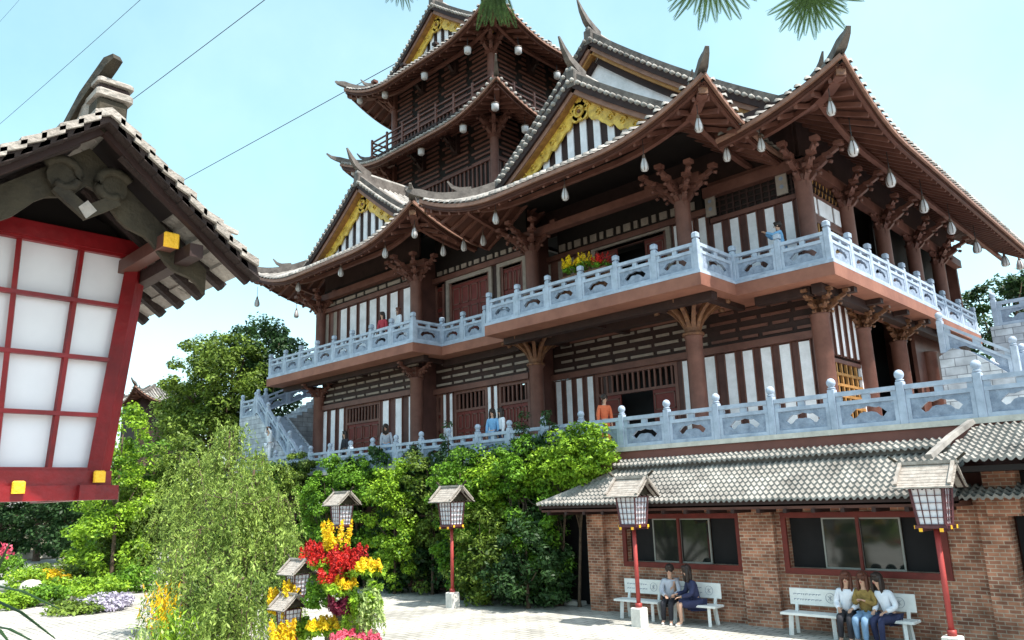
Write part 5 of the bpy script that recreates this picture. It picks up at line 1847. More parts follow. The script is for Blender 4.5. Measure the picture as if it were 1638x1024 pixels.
# ================================================================ STAIRS
def stair(name, label, x0, z0, x1, z1, ya, yb, n, wall_x=None):
    root = thing(name, (x0, ya, z0), label, 'staircase')
    mb = MB()
    for i in range(n):
        xa_ = x0+(x1-x0)*i/n; xb_ = x0+(x1-x0)*(i+1)/n
        mb.box(min(xa_, xb_), max(xa_, xb_), ya+0.16, yb-0.16, z0-0.0, z0+(z1-z0)*(i+1)/n, 'stone')
    mb.build('steps', root)
    for yy, nm in ((ya, 'side_wall'), (yb-0.15, 'side_wall')):
        mb = MB()
        mb.prism([(x0, z0-0.02), (x1, z0-0.02), (x1, z1+0.1), (x0, z0+0.1)], 'y', yy, yy+0.15, 'blockstone')
        mb.build(nm, root)
    return root
ls_ = stair('staircase', 'pale stone staircase climbing left beside the left wing to the upper balcony', -31.2, ZT, -35.4, 7.35, 18.35, 20.0, 17)
mb = MB(); mb.box(-37.1, -35.41, 18.35, 20.6, ZT, 7.35, 'blockstone'); mb.build('landing', ls_)
mb = MB()
for i in range(10):
    mb.box(-37.1, -35.45, 20.6+0.3*i, 20.9+0.3*i, ZT, 7.35+0.18*(i+1), 'blockstone')
mb.build('upper_steps', ls_)
balustrade([(-31.2, 18.42), (-35.4, 18.42)], ZT+0.12, [4], 'sloping stone balustrade of the left staircase', 'stone stair balustrades', zf=[0, 3.05], ball=True)
balustrade([(-35.6, 18.42), (-37.0, 18.42), (-37.0, 23.4)], 7.36, [1, 4], 'stone balustrade round the landing of the left staircase', 'stone stair balustrades', skip_first=False, zf=[0, 0, 1.8], ball=True)
stand(430, 705, 17.9+0.2, 4.9, R(0), 'person in white with raised arms on the left staircase', top='whitecloth', legs='whitecloth', armL=((0.26,-0.05,1.48),(0.10,-0.08,1.66)), armR=((-0.26,-0.05,1.48),(-0.10,-0.08,1.66)), longhair=False)
# right staircase, coming down from the side balcony
rs = thing('staircase', (-5.6, 25.0, ZT), 'stone staircase with block wall and sloping parapet at the right edge', 'staircase')
YR = 24.0
mb = MB(); mb.prism([(-6.35, ZT), (-6.35, 6.55), (-6.0, 6.75), (-5.6, 6.62), (-4.6, 5.75), (-3.2, 4.9), (-3.2, ZT)], 'y', YR, YR+0.4, 'blockstone'); mb.build('side_wall', rs)
mb = MB(); mb.prism([(-6.35, ZT), (-6.35, 6.55), (-6.0, 6.7), (-5.6, 6.6), (-4.6, 5.72), (-3.2, 4.85), (-3.2, ZT)], 'y', YR+2.4, YR+2.8, 'blockstone'); mb.build('side_wall', rs)
mb = MB()
for i in range(12):
    mb.box(-6.0+0.25*i, -6.0+0.25*(i+1), YR+0.4, YR+2.4, ZT, 6.6-0.17*i, 'stone')
mb.build('steps', rs)
balustrade([(-6.25, YR+0.2), (-4.55, YR+0.2)], 6.62, [1], 'sloping carved parapet of the right staircase', 'stone stair balustrades', zf=[0.05, -0.95], ball=True)
balustrade([(-4.5, 24.9), (0.9, 24.9)], 5.55, [4], 'stone balustrade beyond the terrace at the right edge', 'stone stair balustrades', ball=True)
balustrade([(-6.1, 30.5), (-1.0, 30.5)], 8.3, [3], 'pale distant stone balustrade behind the right staircase', 'stone stair balustrades', ball=True)
mb = MB(); mb.box(-4.6, 1.2, 24.8, 32, ZT, 5.54, 'blockstone'); mb.box(-6.3, 0, 30.4, 36, ZT, 8.29, 'blockstone')
tag(mb.build('stone_podium'), 'grey stone block podium carrying the far balustrades at the right edge', 'podium')

# ================================================================ WIRES
def wire(p0, p1, r_, label):
    mb = MB()
    P0, P1 = Vector(p0), Vector(p1)
    pts = [P0.lerp(P1, i/12)-Vector((0,0,0.10*math.sin(PI*i/12))) for i in range(13)]
    mb.tube(pts, r_, 'wire', 5)
    tag(mb.build('cable'), label, 'cable', 'overhead cables')
wire(at(60, 415, y=26), at(730, 48, y=37), 0.034, 'lowest overhead cable passing behind the tower eave')
wire(at(60, 270, y=12), at(460, -28, y=15), 0.019, 'overhead cable ending near the ridge of the large lantern')
wire(at(-60, 250, y=10), at(300, -68, y=13), 0.014, 'thin overhead cable left of the large lantern ridge')
wire(at(-60, 100, y=10), at(70, -45, y=13), 0.010, 'thin overhead cable cutting the top left corner')

# ================================================================ VEGETATION
nrng = np.random.default_rng(11)
def leaves_obj(name, C, N, size, m, parent=None, asp=0.5, droop=0.0):
    """C: (n,3) leaf centres, N: (n,3) preferred normals; each leaf a folded diamond"""
    n = len(C)
    nor = N + nrng.normal(0, 0.55, (n, 3))
    nor /= np.linalg.norm(nor, axis=1)[:, None]+1e-9
    t = nrng.normal(0, 1, (n, 3))
    t[:, 2] -= droop
    t -= nor*np.sum(t*nor, 1)[:, None]
    t /= np.linalg.norm(t, axis=1)[:, None]+1e-9
    b = np.cross(nor, t)
    s = size*nrng.uniform(0.6, 1.35, (n, 1))
    v = np.empty((n, 4, 3))
    v[:, 0] = C - t*s*0.5
    v[:, 1] = C + b*s*asp*0.5 + nor*s*0.06
    v[:, 2] = C + t*s*0.5
    v[:, 3] = C - b*s*asp*0.5 + nor*s*0.06
    off = np.array(parent['_o']) if parent is not None and '_o' in parent.keys() else np.zeros(3)
    v = v.reshape(-1, 3)-off
    me = bpy.data.meshes.new(name)
    me.vertices.add(n*4); me.vertices.foreach_set('co', v.astype(np.float32).ravel())
    me.loops.add(n*4); me.loops.foreach_set('vertex_index', np.arange(n*4, dtype=np.int32))
    me.polygons.add(n); me.polygons.foreach_set('loop_start', np.arange(0, n*4, 4, dtype=np.int32))
    me.polygons.foreach_set('loop_total', np.full(n, 4, dtype=np.int32))
    me.materials.append(M[m]); me.update(calc_edges=True); me.validate()
    o = bpy.data.objects.new(name, me); COL.objects.link(o)
    if parent is not None: o.parent = parent
    return o
def crown_pts(ells, nclump, nleaf, rc):
    """clumped foliage: clump centres near the shell of several ellipsoids"""
    Cs = []; Ns = []
    vol = np.array([e[3]*e[4]*e[5] for e in ells]) ** (2/3); vol = vol/vol.sum()
    for e, w_ in zip(ells, vol):
        k = max(3, int(nclump*w_))
        d = nrng.normal(0, 1, (k, 3)); d /= np.linalg.norm(d, axis=1)[:, None]
        rad = nrng.uniform(0.35, 1.0, (k, 1)) ** 0.5
        cc = np.array(e[:3]) + d*rad*np.array(e[3:6])
        for c in cc:
            r_ = rc*nrng.uniform(0.55, 1.25)
            m_ = int(nleaf*nrng.uniform(0.6, 1.3))
            dd = nrng.normal(0, 1, (m_, 3)); dd /= np.linalg.norm(dd, axis=1)[:, None]
            rr = nrng.uniform(0.2, 1.0, (m_, 1)) ** 0.45
            Cs.append(c + dd*rr*r_*np.array([1.1, 1.1, 0.75])); nn = dd*0.7; nn[:, 2] += 0.7
            Ns.append(nn)
    return np.concatenate(Cs), np.concatenate(Ns)
def tree(name, base, label, ells, m, nclump, nleaf, rc, size, group=None, trunk=0.1, asp=0.5, cat='tree', nbr=9, multi=False):
    root = thing(name, base, label, cat, group)
    mb = MB()
    b0 = Vector(base)
    top = Vector(ells[0][:3])
    mid = b0.lerp(top, 0.5)+Vector((rnd.uniform(-.15,.15), rnd.uniform(-.15,.15), 0))
    mb.tube([b0-Vector((0,0,0.05)), b0+Vector((0,0,0.15)), mid, top], [trunk*1.4, trunk, trunk*0.75, trunk*0.3], 'bark', 8)
    for k in range(nbr):
        e = ells[k % len(ells)]
        t = rnd.uniform(0.25, 0.85)
        s_ = b0.lerp(mid, t*2) if t < 0.5 else mid.lerp(top, t*2-1)
        d = Vector((rnd.uniform(-1,1)*e[3], rnd.uniform(-1,1)*e[4], rnd.uniform(0.0,0.8)*e[5]))*0.75
        tip = Vector(e[:3])+d
        mb.tube([s_, s_.lerp(tip, 0.5)+Vector((0,0,-0.08)), tip], [trunk*0.45, trunk*0.3, trunk*0.08], 'bark', 5)
    mb.build('trunk', root)
    C_, N_ = crown_pts(ells, nclump, nleaf, rc)
    ok = C_[:, 2] > 0.03
    leaves_obj('crown', C_[ok], N_[ok], size, m, root, asp)
    return root
# belt of bushes under the terrace: px, top py, width(m), material
HB = 'bushes in the hedge belt under the terrace'
belt = [(425,735,2.6,'leafA',15.9),(478,722,2.4,'leafE',16.9),(528,735,2.3,'leafA',16.0),(585,722,2.4,'leafA',16.9),(632,738,2.2,'leafB',16.1),(690,722,2.4,'leafE',16.9),
        (735,712,2.3,'leafA',16.2),(785,722,2.5,'leafB',16.8),(838,700,2.3,'leafA',16.5),(890,690,2.4,'leafB',16.4),(945,682,2.3,'leafB',16.7)]
desc = ['leafy green bush at the left end of the hedge, right of the weeping tree','olive green bush in the hedge below the left staircase','mid green bush behind the half-hidden lantern post','mid green bush in the hedge below the left wing doors',
 'bright green bush right of the half-hidden lantern post','olive bush just left of the lantern post at the hedge','mid green bush right behind the lantern post at the hedge','bright green bush right of the lantern post at the hedge',
 'mid green bush below the middle terrace column','bright green bush rising left of the brick building roof','bright green bush at the right end of the hedge touching the terrace balustrade']
for k, ((px, py, wd_, m_, yy), lb) in enumerate(zip(belt, desc)):
    yy = min(yy+0.55, 17.2)
    p = at(px, py, y=yy); H_ = p.z+0.22
    x = p.x; hw = wd_/2*1.08
    if k >= 9: yy = 17.45
    el_ = [(x, yy, H_-hw*0.9, hw*0.8, hw*0.7, hw*0.85), (x+rnd.uniform(-.4,.4), yy-0.1, H_*0.52, hw*1.15, hw*0.55, H_*0.30), (x+rnd.uniform(-.3,.3), yy-0.1, H_*0.26, hw*1.0, hw*0.5, H_*0.22),
           (x+rnd.uniform(-.6,.6), yy-0.1, H_*0.72, hw*0.8, hw*0.6, hw*0.55)]
    if k >= 9: el_ = [(x+(0.3 if k == 9 else -0.2), 17.15, H_-hw*0.75, hw*0.75, 0.45, hw*0.62), (x-(0.5 if k == 9 else 0.6), 17.1, H_-hw*1.0, hw*0.7, 0.4, hw*0.5)]
    broot = tree('bush', (x if k < 9 else min(x, -14.6)-0.5*(10-k), yy, 0), lb, el_, m_, 115 if k < 9 else 60, 140, 0.28, 0.11, HB, 0.05, 0.55, 'bush')
    if k < 9:
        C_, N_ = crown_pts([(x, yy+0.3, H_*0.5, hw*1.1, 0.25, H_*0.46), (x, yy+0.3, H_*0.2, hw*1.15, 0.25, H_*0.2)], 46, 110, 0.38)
        C_ = C_[C_[:, 2] > 0.03]; leaves_obj('shaded_inner_foliage', C_, nrng.normal(0, 1, C_.shape), 0.17, 'leafC', broot, 0.6)  # darker leaves added to paint shade into the depth of the bush
# dark young conifers standing in front of the terrace balustrade
for (px, py, lb) in ((562,708,'small dark conifer top in front of the terrace balustrade, leftmost'),(662,690,'small dark conifer top left of the middle one, below the left wing corner'),
                     (718,674,'dark pointed conifer in front of the terrace balustrade below the recess doors'),(838,655,'dark pointed conifer beside the middle terrace column'),(880,652,'dark conifer in front of the plaster strips right of the terrace column')):
    p = at(px, py, y=17.35); x = p.x; H_ = p.z
    el_ = [(x, 17.3, H_-0.5, 0.16, 0.16, 0.5), (x, 17.3, H_-1.1, 0.42, 0.3, 0.45), (x, 17.3, H_-1.8, 0.6, 0.35, 0.6), (x, 17.3, H_-3.0, 0.7, 0.4, 1.0)]
    tree('conifer', (x, 17.3, 0), lb, el_, 'leafC', 60, 60, 0.22, 0.13, 'dark conifers before the terrace balustrade', 0.05, 0.35, 'conifer', 5)
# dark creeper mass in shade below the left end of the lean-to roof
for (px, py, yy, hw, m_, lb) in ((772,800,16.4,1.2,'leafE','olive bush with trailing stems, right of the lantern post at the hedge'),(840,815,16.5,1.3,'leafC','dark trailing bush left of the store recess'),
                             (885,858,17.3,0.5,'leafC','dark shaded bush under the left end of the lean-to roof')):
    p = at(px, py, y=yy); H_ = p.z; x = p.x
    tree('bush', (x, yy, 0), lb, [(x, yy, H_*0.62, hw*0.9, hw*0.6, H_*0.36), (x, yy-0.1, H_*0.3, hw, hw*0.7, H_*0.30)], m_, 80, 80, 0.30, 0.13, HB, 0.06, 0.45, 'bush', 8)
# big round tree behind the left end of the hall
p = at(345, 620, y=19.5); x, z = p.x, p.z
tree('tree', (x, 19.5, 0), 'large rounded dark green tree behind the left staircase with sunlit top', [(x, 19.5, z, 3.0, 3.0, 2.9), (x-1.9, 19.2, z-1.6, 1.9, 2.2, 2.0), (x+2.0, 19.3, z+0.5, 2.3, 2.0, 2.2), (x+0.5, 19, z-3.2, 3.0, 2.5, 2.4)], 'leafE', 330, 130, 0.62, 0.20, None, 0.3, 0.55)
p = at(425, 560, y=22); x, z = p.x, p.z
tree('tree', (x, 22, 0), 'darker tree between the round tree and the left wing balcony', [(x, 22, z, 1.9, 1.9, 1.8), (x+1.2, 22, z-1.0, 1.8, 1.8, 1.9), (x, 22, z-3.2, 2.2, 2, 2.2)], 'leafC', 150, 110, 0.6, 0.22, None, 0.25, 0.55)
# light green trees at the left
lt = [(200,655,12,1.5,'leafB','bright green tree right of the large lantern, below the distant roof'),(235,700,14,1.7,'leafA','green tree between the bright tree and the weeping tree'),
      (175,770,14,1.2,'leafB','yellow-green shrub right of the large lantern base'),(215,775,13,1.2,'leafE','rounded green shrub left of the weeping tree'),(290,700,15,1.6,'leafE','olive tree behind the top of the weeping tree')]
for (px, py, yy, hw, m_, lb) in lt:
    p = at(px, py, y=yy); x, H_ = p.x, p.z
    tree('tree' if py < 720 else 'shrub', (x, yy, 0), lb, [(x, yy, H_-hw*0.7, hw*0.75, hw*0.75, hw*0.8), (x+rnd.uniform(-.3,.3), yy, H_*0.55, hw*1.05, hw, H_*0.26), (x, yy-0.2, H_*0.26, hw, hw, H_*0.24)], m_, 120, 90, 0.36, 0.17, None, 0.09, 0.5, 'tree' if py < 720 else 'shrub')
# weeping tree
def weeping(base, lobes, label, name='weeping_tree'):
    """lobes: (x, y, top z, radius, strands); every strand arches out of its lobe and hangs down"""
    root = thing(name, base, label, 'tree')
    b0 = Vector(base)
    mb = MB()
    Cs = []; Ns = []
    for li, (lx, ly, lz, lr, ns) in enumerate(lobes):
        top = Vector((lx, ly, lz-0.25))
        mb.tube([b0+Vector((0,0,-0.05)), b0.lerp(top, 0.45)+Vector((rnd.uniform(-.1,.1),0,0.1)), top], [0.10,0.06,0.02], 'bark', 7)
        for k in range(ns):
            a_ = rnd.uniform(0, 2*PI)
            src = Vector((lx, ly, lz-rnd.uniform(0.1, 1.5)**1.0-0.1))
            src += Vector((rnd.uniform(-1,1), rnd.uniform(-1,1), 0))*lr*0.35
            reach = lr*rnd.uniform(0.25, 1.0); rise = rnd.uniform(0.05, 0.28)
            L_ = rnd.uniform(0.5, 1.5)
            n = int((L_+reach)*30)
            t = np.linspace(0, 1, n)[:, None]
            path = np.array(src)[None, :] + np.concatenate([math.cos(a_)*reach*t**0.55, math.sin(a_)*reach*t**0.55, rise*np.sin(PI*np.minimum(t*1.4, 1))-L_*np.maximum(t-0.28, 0)**1.15], 1)
            path += nrng.normal(0, 0.020, path.shape)
            path = path[path[:, 2] > 0.05]
            if len(path) < 6: continue
            Cs.append(path); nn = nrng.normal(0, 0.6, path.shape); nn[:, 2] += 0.35; nn[:, 0] += math.cos(a_)*0.6; nn[:, 1] += math.sin(a_)*0.6; Ns.append(nn)
            if k % 4 == 0:
                q_ = [Vector(path[0]), Vector(path[len(path)//3]), Vector(path[int(len(path)*0.8)])]
                mb.tube(q_, [0.012,0.008,0.003], 'bark', 4)
    mb.build('trunk', root)
    leaves_obj('crown', np.concatenate(Cs), np.concatenate(Ns), 0.09, 'leafD', root, 0.30, droop=1.6)
    return root
def lobes_from(spec, y0):
    out_ = []
    for (px, py, dy, lr, ns) in spec:
        p = at(px, py, y=y0+dy); out_.append((p.x, y0+dy, p.z, lr, ns))
    return out_
lb1 = lobes_from([(368,676,0,0.7,115),(318,720,-0.1,0.85,130),(410,716,0.1,0.8,120),(285,775,-0.2,0.8,90),(372,762,-0.6,0.95,160),(440,775,0.2,0.75,120),(320,830,-0.6,0.9,130),(452,840,-0.1,0.7,120),(395,860,-0.6,0.8,100),(455,905,-0.3,0.55,60)], 8.6)
p = at(372, 900, y=8.5); weeping((p.x, 8.5, 0), lb1, 'large weeping tree with drooping pale green strands, left of the flower display')
lb2 = lobes_from([(290,865,0,0.7,110),(335,885,-0.3,0.7,110),(390,900,-0.2,0.65,80),(350,950,-0.5,0.6,80)], 6.8)
p = at(320, 950, y=6.8); weeping((p.x, 6.8, 0), lb2, 'lower weeping shrub in front of the large weeping tree', 'weeping_shrub')

# garden bed and far left background
bedm = [('leafB',0.5),('leafA',0.7),('petY',0.4),('leafB',0.45),('leafE',0.8),('leafA',0.5)]
for i, (px, py, hh, m_, lb) in enumerate([(40,925,0.7,'leafB','low bright green plant at the left end of the garden bed'),(75,920,0.55,'petY','orange-yellow flowering plant in the garden bed'),(105,935,0.6,'leafB','low green plant in the middle of the garden bed'),
        (60,945,0.45,'leafA','dark green low plant at the front of the garden bed'),(140,915,0.8,'leafE','grey-green plant behind the garden bed middle'),(185,905,1.0,'leafB','taller light green plant at the right of the garden bed'),
        (215,925,0.7,'leafA','green plant at the right end of the garden bed'),(120,958,0.22,'leafE','small olive ground plant at the plaza edge'),(10,905,0.9,'leafA','green plant at the extreme left behind the boulders'),(85,905,0.7,'leafE','olive plant at the back of the garden bed near the low wall'),(160,935,0.55,'leafB','bright low plant before the taller plant of the garden bed'),(20,950,0.4,'leafB','bright low plant at the plaza edge, far left'),(175,952,0.3,'petV','violet flowers at the plaza edge left of the yellow-green grasses')]):
    p = at(px, py+22, z=0)
    w_ = 1.0
    tree('garden_plant', (p.x, p.y, 0), lb, [(p.x, p.y, hh*0.6, w_, w_*0.8, hh*0.6)], m_, 46, 60, 0.26, 0.14, 'low plants of the garden bed', 0.03, 0.5, 'plant', 4)
mb = MB()
a_ = at(-80, 962, z=0); b_ = at(225, 958, z=0)
mb.sweep([a_, b_], (0.25, 0.16), 'kerb'); tag(mb.build('bed_kerb'), 'pale stone kerb along the front of the garden bed', 'kerb')
mb = MB()
a_ = at(-60, 898, z=0); b_ = at(130, 890, z=0)
mb.sweep([a_, b_], (0.5, 0.55), 'kerb'); tag(mb.build('low_wall'), 'low pale wall behind the garden bed at the far left', 'wall')
mb = MB()
a_ = at(-40, 960, z=0.35); 
for (px, py, w_) in ((25,932,1.2),(50,936,0.9)):
    p = at(px, py, z=0.3); ell(mb, (p.x, p.y, 0.2), (w_*0.8, w_*0.5, 0.32), 'kerb', 10, 6)
    tag(mb.build('boulder'), 'pale rounded boulder among the garden plants' + (' nearer the picture edge' if px == 25 else ' just right of the other one'), 'boulder', 'pale boulders in the garden bed'); mb = MB()
for i, (px, py, m_, hw, lb) in enumerate([(15,745,'leafC',3.2,'dark shaded tree behind the low wall at the left edge'),(75,730,'leafC',3.4,'dark shaded tree behind the low wall, below the large lantern'),(130,760,'leafC',2.8,'dark tree left of the yellow-green shrub'),(-60,720,'leafC',3.4,'dark tree beyond the left edge of the picture')]):
    p0 = at(px, 884, z=0.0); k = 0.80
    bx_, by_ = p0.x*k, p0.y*k
    p = at(px, py, y=by_); x, H_ = p.x, p.z
    tree('tree', (x, by_, 0), lb, [(x, by_, H_*0.72, hw, hw*0.7, H_*0.33), (x, by_, H_*0.32, hw*1.1, hw*0.6, H_*0.26)], m_, 110, 90, 0.6, 0.26, 'dark trees behind the low wall', 0.22, 0.5, 'tree', 14)
for i, (px, hh, lb) in enumerate([(-20,8,'far tree behind the distant pavilion, furthest left'),(190,7.5,'far green tree behind the bright green tree'),(300,9,'far green tree hidden behind the round tree'),(120,8,'far green tree behind the large lantern')]):
    p = at(px, 830, y=34); x = p.x
    tree('tree', (x, 34, 0), lb, [(x, 34, hh*0.62, 4.5, 3, hh*0.36), (x, 34, hh*0.3, 4.6, 3, hh*0.3)], 'leafA', 90, 90, 0.95, 0.36, 'far trees at the left', 0.3, 0.5, 'tree', 8)
p = at(1600, 475, y=44); x = p.x
tree('tree', (x, 44, 0), 'dark leafy tree standing against the sky at the right edge', [(x-0.4, 44, p.z-0.5, 1.9, 1.6, 1.4), (x+1.9, 44, p.z-0.2, 1.6, 1.5, 1.5), (x-1.0, 44, p.z-3, 2.2, 1.8, 1.6)], 'leafC', 90, 100, 0.5, 0.22, None, 0.3, 0.5)
# yellow-green grasses left of the weeping tree
def grass_clump(px, py, y, hh, n, m_, label, spread=0.5):
    p = at(px, py, y=y)
    zb_ = 0.0
    root = thing('ornamental_grass', (p.x, y, 0), label, 'grass', 'yellow-green grasses left of the weeping tree')
    Cs = []; Ns = []
    for k in range(n):
        a_ = rnd.uniform(0, 2*PI); L_ = hh*rnd.uniform(0.6, 1.15); sp_ = rnd.uniform(0, spread)
        m2 = 16
        t = np.linspace(0.05, 1, m2)[:, None]
        path = np.array([p.x, y, 0])[None, :] + np.concatenate([math.cos(a_)*sp_*t**1.5, math.sin(a_)*sp_*t**1.5, L_*t-0.15*L_*t**3], 1)
        Cs.append(path+nrng.normal(0, 0.02, path.shape)); nn = nrng.normal(0, 1, path.shape); Ns.append(nn)
    leaves_obj('blade_tuft', np.concatenate(Cs), np.concatenate(Ns), 0.13, m_, root, 0.22, droop=-2.0)
for (px, y, hh, m_, lb) in ((248,5.4,1.3,'petL','pale yellow-green grass clump at the bottom edge, leftmost'),(275,5.6,1.5,'leafB','bright yellow-green grass clump in front of the weeping shrub'),(262,6.4,1.7,'petY','yellow tipped grass clump behind the pale clump')):
    grass_clump(px, 1000, y, hh, 90, m_, lb)

# ---------------- flower display
def plume_plant(px, py, y, n, hh, spread, m_, label, leafm='leafB', pr=0.05, cat='flowers', hang=False, group='flowering plants of the tall flower display'):
    p = at(px, py, y=y)
    root = thing('flower_clump', (p.x, y, p.z), label, cat, group)
    Cs = []; Ns = []
    for k in range(n):
        a_ = rnd.uniform(0, 2*PI); sr = spread*math.sqrt(rnd.random())
        bx_ = p.x+math.cos(a_)*sr; by_ = y+math.sin(a_)*sr*0.7
        L_ = hh*rnd.uniform(0.6, 1.1)
        m2 = 70
        t = nrng.uniform(0, 1, (m2, 1)); ang = nrng.uniform(0, 2*PI, (m2, 1))
        rad = pr*(1-t)**0.7*nrng.uniform(0.5, 1.2, (m2, 1))*1.5
        tilt = 0.35*(sr/max(spread, .01))
        z = p.z + L_*t*(1 if not hang else -1) - hh*0.35*(sr/spread)
        path = np.concatenate([bx_+math.cos(a_)*tilt*L_*t+rad*np.cos(ang), by_+math.sin(a_)*tilt*L_*t+rad*np.sin(ang), z], 1)
        Cs.append(path); nn = np.concatenate([np.cos(ang), np.sin(ang), 0.6+0*ang], 1); Ns.append(nn)
    leaves_obj('petal_mass', np.concatenate(Cs), np.concatenate(Ns), 0.06, m_, root, 0.40, droop=-0.8)
    e = [(p.x, y+0.03, p.z-hh*0.35, spread*1.05, spread*0.75, hh*0.35)]
    C_, N_ = crown_pts(e, 14, 45, spread*0.4)
    leaves_obj('foliage', C_, N_, 0.09, leafm, root, 0.4)
    return root
YF = 7.0
plume_plant(538, 866, YF+0.05, 16, 0.42, 0.17, 'petY', 'yellow plumed flowers at the top of the tall flower display', pr=0.05)
plume_plant(522, 893, YF-0.1, 26, 0.30, 0.26, 'petR', 'bright red plumed flowers near the top left of the flower display', pr=0.06)
plume_plant(560, 898, YF-0.12, 20, 0.32, 0.20, 'petR', 'bright red plumed flowers under the yellow top, right half', pr=0.055)
plume_plant(497, 885, YF+0.05, 12, 0.24, 0.15, 'petR', 'red plumed flowers at the left shoulder of the flower display', pr=0.05)
plume_plant(535, 922, YF-0.2, 18, 0.24, 0.24, 'petR', 'lower bank of red plumes above the golden flowers', pr=0.05)
plume_plant(590, 908, YF-0.15, 14, 0.17, 0.18, 'petY', 'orange-yellow flowers at the right shoulder of the flower display')
plume_plant(545, 938, YF-0.28, 12, 0.15, 0.22, 'petY', 'golden flowers in the middle of the flower display, under the red plumes')
plume_plant(592, 925, YF-0.15, 24, 0.62, 0.16, 'petL', 'pale green leaves cascading down the right side of the display', 'leafB', hang=True, pr=0.035)
plume_plant(572, 945, YF-0.2, 16, 0.50, 0.14, 'leafB', 'green cascading leaves beside the pale cascade', 'leafB', hang=True, pr=0.04)
plume_plant(548, 966, YF-0.25, 16, 0.18, 0.20, 'petM', 'dark maroon foliage low on the flower display', 'petM')
plume_plant(508, 950, YF-0.1, 16, 0.26, 0.26, 'leafA', 'dark green leaves on the left side of the flower display', 'leafA')
plume_plant(515, 1000, YF-0.35, 20, 0.14, 0.26, 'petY', 'small orange-yellow flowers near the foot of the flower display')
plume_plant(480, 1003, YF-0.2, 14, 0.22, 0.24, 'leafB', 'yellow-green foliage between the yellow plumes and orange flowers', 'leafB')
plume_plant(568, 1024, YF-0.45, 30, 0.13, 0.36, 'petP', 'pink and red flowers at the foot of the flower display')
plume_plant(463, 956, YF-0.3, 10, 0.34, 0.13, 'petY', 'bright yellow plumes left of the small lanterns, upper clump', 'petY')
plume_plant(437, 962, YF-0.3, 7, 0.26, 0.10, 'petY', 'bright yellow plumes at the left end of the flower display', 'petY')
plume_plant(452, 1018, YF-0.5, 18, 0.40, 0.18, 'petY', 'large bright yellow plumes at the bottom left of the flower display', 'petY', pr=0.06)
mb = MB()
p = at(535, 1000, y=YF)
for k, (r_, z0, z1) in enumerate(((0.55, 0, 0.55), (0.42, 0.55, 1.05), (0.30, 1.05, 1.5))):
    mb.lathe([(r_, z0), (r_, z1-0.03), (r_*0.95, z1)], 'earth', (p.x-0.05, YF+0.35, 0), 16)
tag(mb.build('flower_stand'), 'dark stepped planter stand carrying the tall flower display', 'planter')
for k in (1, 2):
    (px, py, sc_, lb) = ((477,903,0.5,'small lantern post among the flowers, upper of the two miniature ones'),(463,958,0.5,'small lantern post among the yellow plumes, lower of the two miniature ones'))[k-1]
    p = at(px, py, y=YF+0.15-0.25*k)
    d_ = dup(lamp, (p.x, YF+0.15-0.25*k, p.z-0.5*3.25), 0, lb, 'small lanterns in the flower display', (sc_, sc_, sc_))

# ---------------- balcony flowers
for (px, py, m_, lb) in ((912,424,'petY','yellow and orange flowers at the balcony rail, left clump'),(935,418,'petY','orange flowers at the balcony rail behind the middle post'),(963,418,'petR','red ribbon-like flowers at the balcony rail, right clump')):
    plume_plant(px, py, 19.15, 14, 0.34, 0.30, m_, lb, 'leafA', pr=0.07, cat='flowers', group='potted flowers on the upper balcony')
mb = MB(); p0 = at(905, 440, y=19.15).x; p1 = at(970, 440, y=19.15).x
mb.bev(p0-0.1, p1+0.1, 18.98, 19.32, ZB, ZB+1.0, 'bronze', 0.03); tag(mb.build('planter_box'), 'brown planter box behind the upper balcony balustrade', 'planter')

# ---------------- overhanging fronds at the top edge
def finger_leaf(root, c, n, a0, a1, L_, tilt, name='frond'):
    """fan of feathery pinnae radiating downward from c, in a tilted plane facing the viewer"""
    c = Vector(c)
    f = (c-Vector(CAMPOS)).normalized()
    rgt = f.cross(Vector((0,0,1))).normalized(); up = rgt.cross(f)
    Cs = []; Ns = []
    v = []; fc = []
    for k in range(n):
        a_ = a0+(a1-a0)*k/(n-1)+rnd.uniform(-.05,.05)
        d = rgt*math.cos(a_)+up*math.sin(a_)+f*rnd.uniform(-.3,.3)*tilt
        d.normalize()
        sd_ = d.cross(f).normalized()
        l_ = L_*rnd.uniform(0.75, 1.1)
        m2 = 44
        for j in range(m2):
            t = (j+2)/(m2+1)
            w_ = 0.0165*math.sin(PI*min(1, t*0.9+0.12))**0.5*(L_/0.17)
            q_ = c+d*l_*t+Vector((0,0,-0.02*t*t))
            for s_ in (-1, 1):
                e = q_+sd_*s_*w_+d*0.004
                i0 = len(v)
                v += [tuple(q_), tuple(q_+d*l_*0.018+sd_*s_*w_*0.6), tuple(e+d*0.004), tuple(q_-d*l_*0.010+sd_*s_*w_*0.6)]
                fc.append((i0, i0+1, i0+2, i0+3))
        i0 = len(v)
        v += [tuple(c-sd_*0.0012), tuple(c+sd_*0.0012), tuple(c+d*l_+sd_*0.0006), tuple(c+d*l_-sd_*0.0006)]; fc.append((i0,i0+1,i0+2,i0+3))
    me = bpy.data.meshes.new(name); off = Vector(root['_o'])
    me.from_pydata([tuple(Vector(p_)-off) for p_ in v], [], fc); me.materials.append(M['leafG']); me.update()
    o = bpy.data.objects.new(name, me); COL.objects.link(o); o.parent = root
def ray_at(px, py, depth):
    d = Matrix(MR) @ Vector((px-819, -(py-512), -1232)); return Vector(CAMPOS)+d*(depth/1232)
DR = 3.0
hub = ray_at(1180, -420, DR)
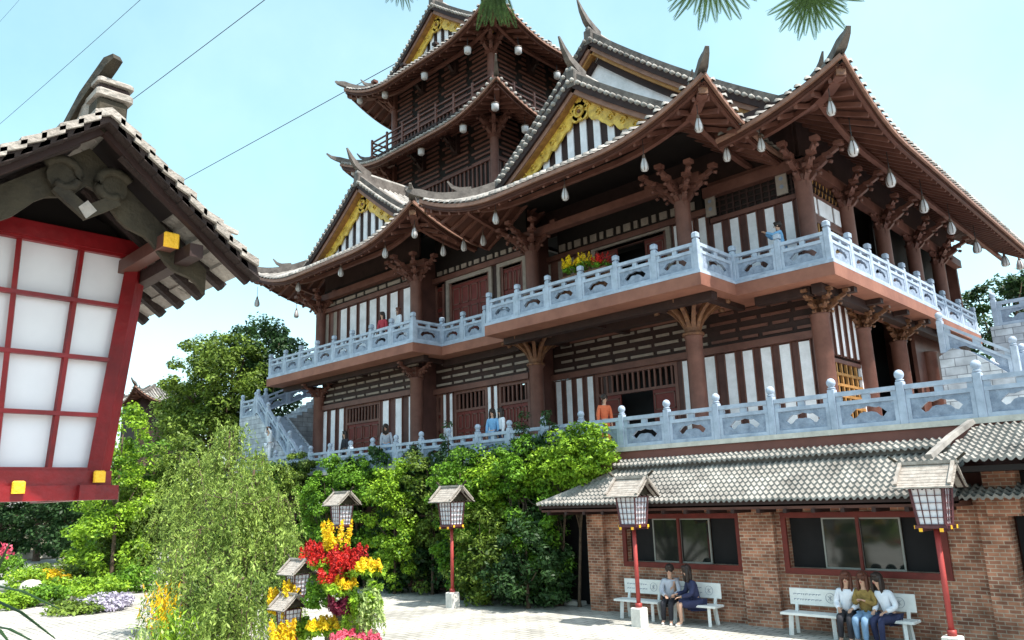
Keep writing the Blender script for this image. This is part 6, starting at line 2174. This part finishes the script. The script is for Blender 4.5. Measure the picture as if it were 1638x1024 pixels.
fr = thing('tree_branch', tuple(hub), 'feathery green tree branch hanging into the top edge of the picture', 'branch')
mb = MB()
for (px, py) in ((1295,-12),(1135,-60),(790,-55),(640,-60)):
    e = ray_at(px, py, DR)
    mb.tube([hub, hub.lerp(e, 0.5)+Vector((0,0,0.08)), e], [0.012,0.008,0.003], 'bark', 6)
mb.build('branch', fr)
finger_leaf(fr, ray_at(1295,-12,DR), 18, R(-170), R(-8), 0.185, 0.5)
finger_leaf(fr, ray_at(1135,-48,DR), 15, R(-160), R(-20), 0.20, 0.5)
finger_leaf(fr, ray_at(790,-45,DR), 13, R(-112), R(-68), 0.20, 0.5)
finger_leaf(fr, ray_at(640,-35,DR), 9, R(-140), R(-30), 0.11, 0.5)

# ---------------- blades of a near plant at the bottom-left corner
nb = ray_at(-60, 990, 2.2)
pl = thing('leafy_plant', tuple(nb), 'long thin leaves of a near plant poking in at the bottom left corner', 'plant')
for (x1_, y1_, x0_, y0_) in ((95,955+20,-20,935),(88,1022,-20,955),(60,1030,-30,1000),(20,1035,-20,1000),(15,870,-20,960)):
    mb = MB()
    a_ = ray_at(x0_, y0_, 2.2); b_ = ray_at(x1_, y1_, 2.0); c_ = ray_at((x0_+x1_)/2, (y0_+y1_)/2-8, 2.1)
    mb.sweep([a_, c_, b_], [(0.012,0.003),(0.010,0.003),(0.003,0.002)], 'leafC'); mb.build('leaf', pl)
e = np.array(ray_at(8, 880, 2.1)); leaves_obj('blossom', e+nrng.normal(0, 0.008, (60, 3)), nrng.normal(0, 1, (60, 3)), 0.012, 'petP', pl, 0.6)

# ---------------- distant pavilion roof at the left
pv = at(235, 640, y=30)
pav = thing('pavilion', (pv.x, 30, 0), 'distant pavilion with upturned tiled roof seen over the trees at the left', 'pavilion')
z_ = pv.z
skirt(pav, pv.x-5.5, pv.x+1.9, 28, 35.4, z_-0.3, 3.2, 0.42, 0.06, 1.5, 3.4)
mb = MB(); mb.box(pv.x-4.3, pv.x+0.7, 29.2, 34, 0, z_+0.2, 'darkwood'); mb.build('wall', pav)
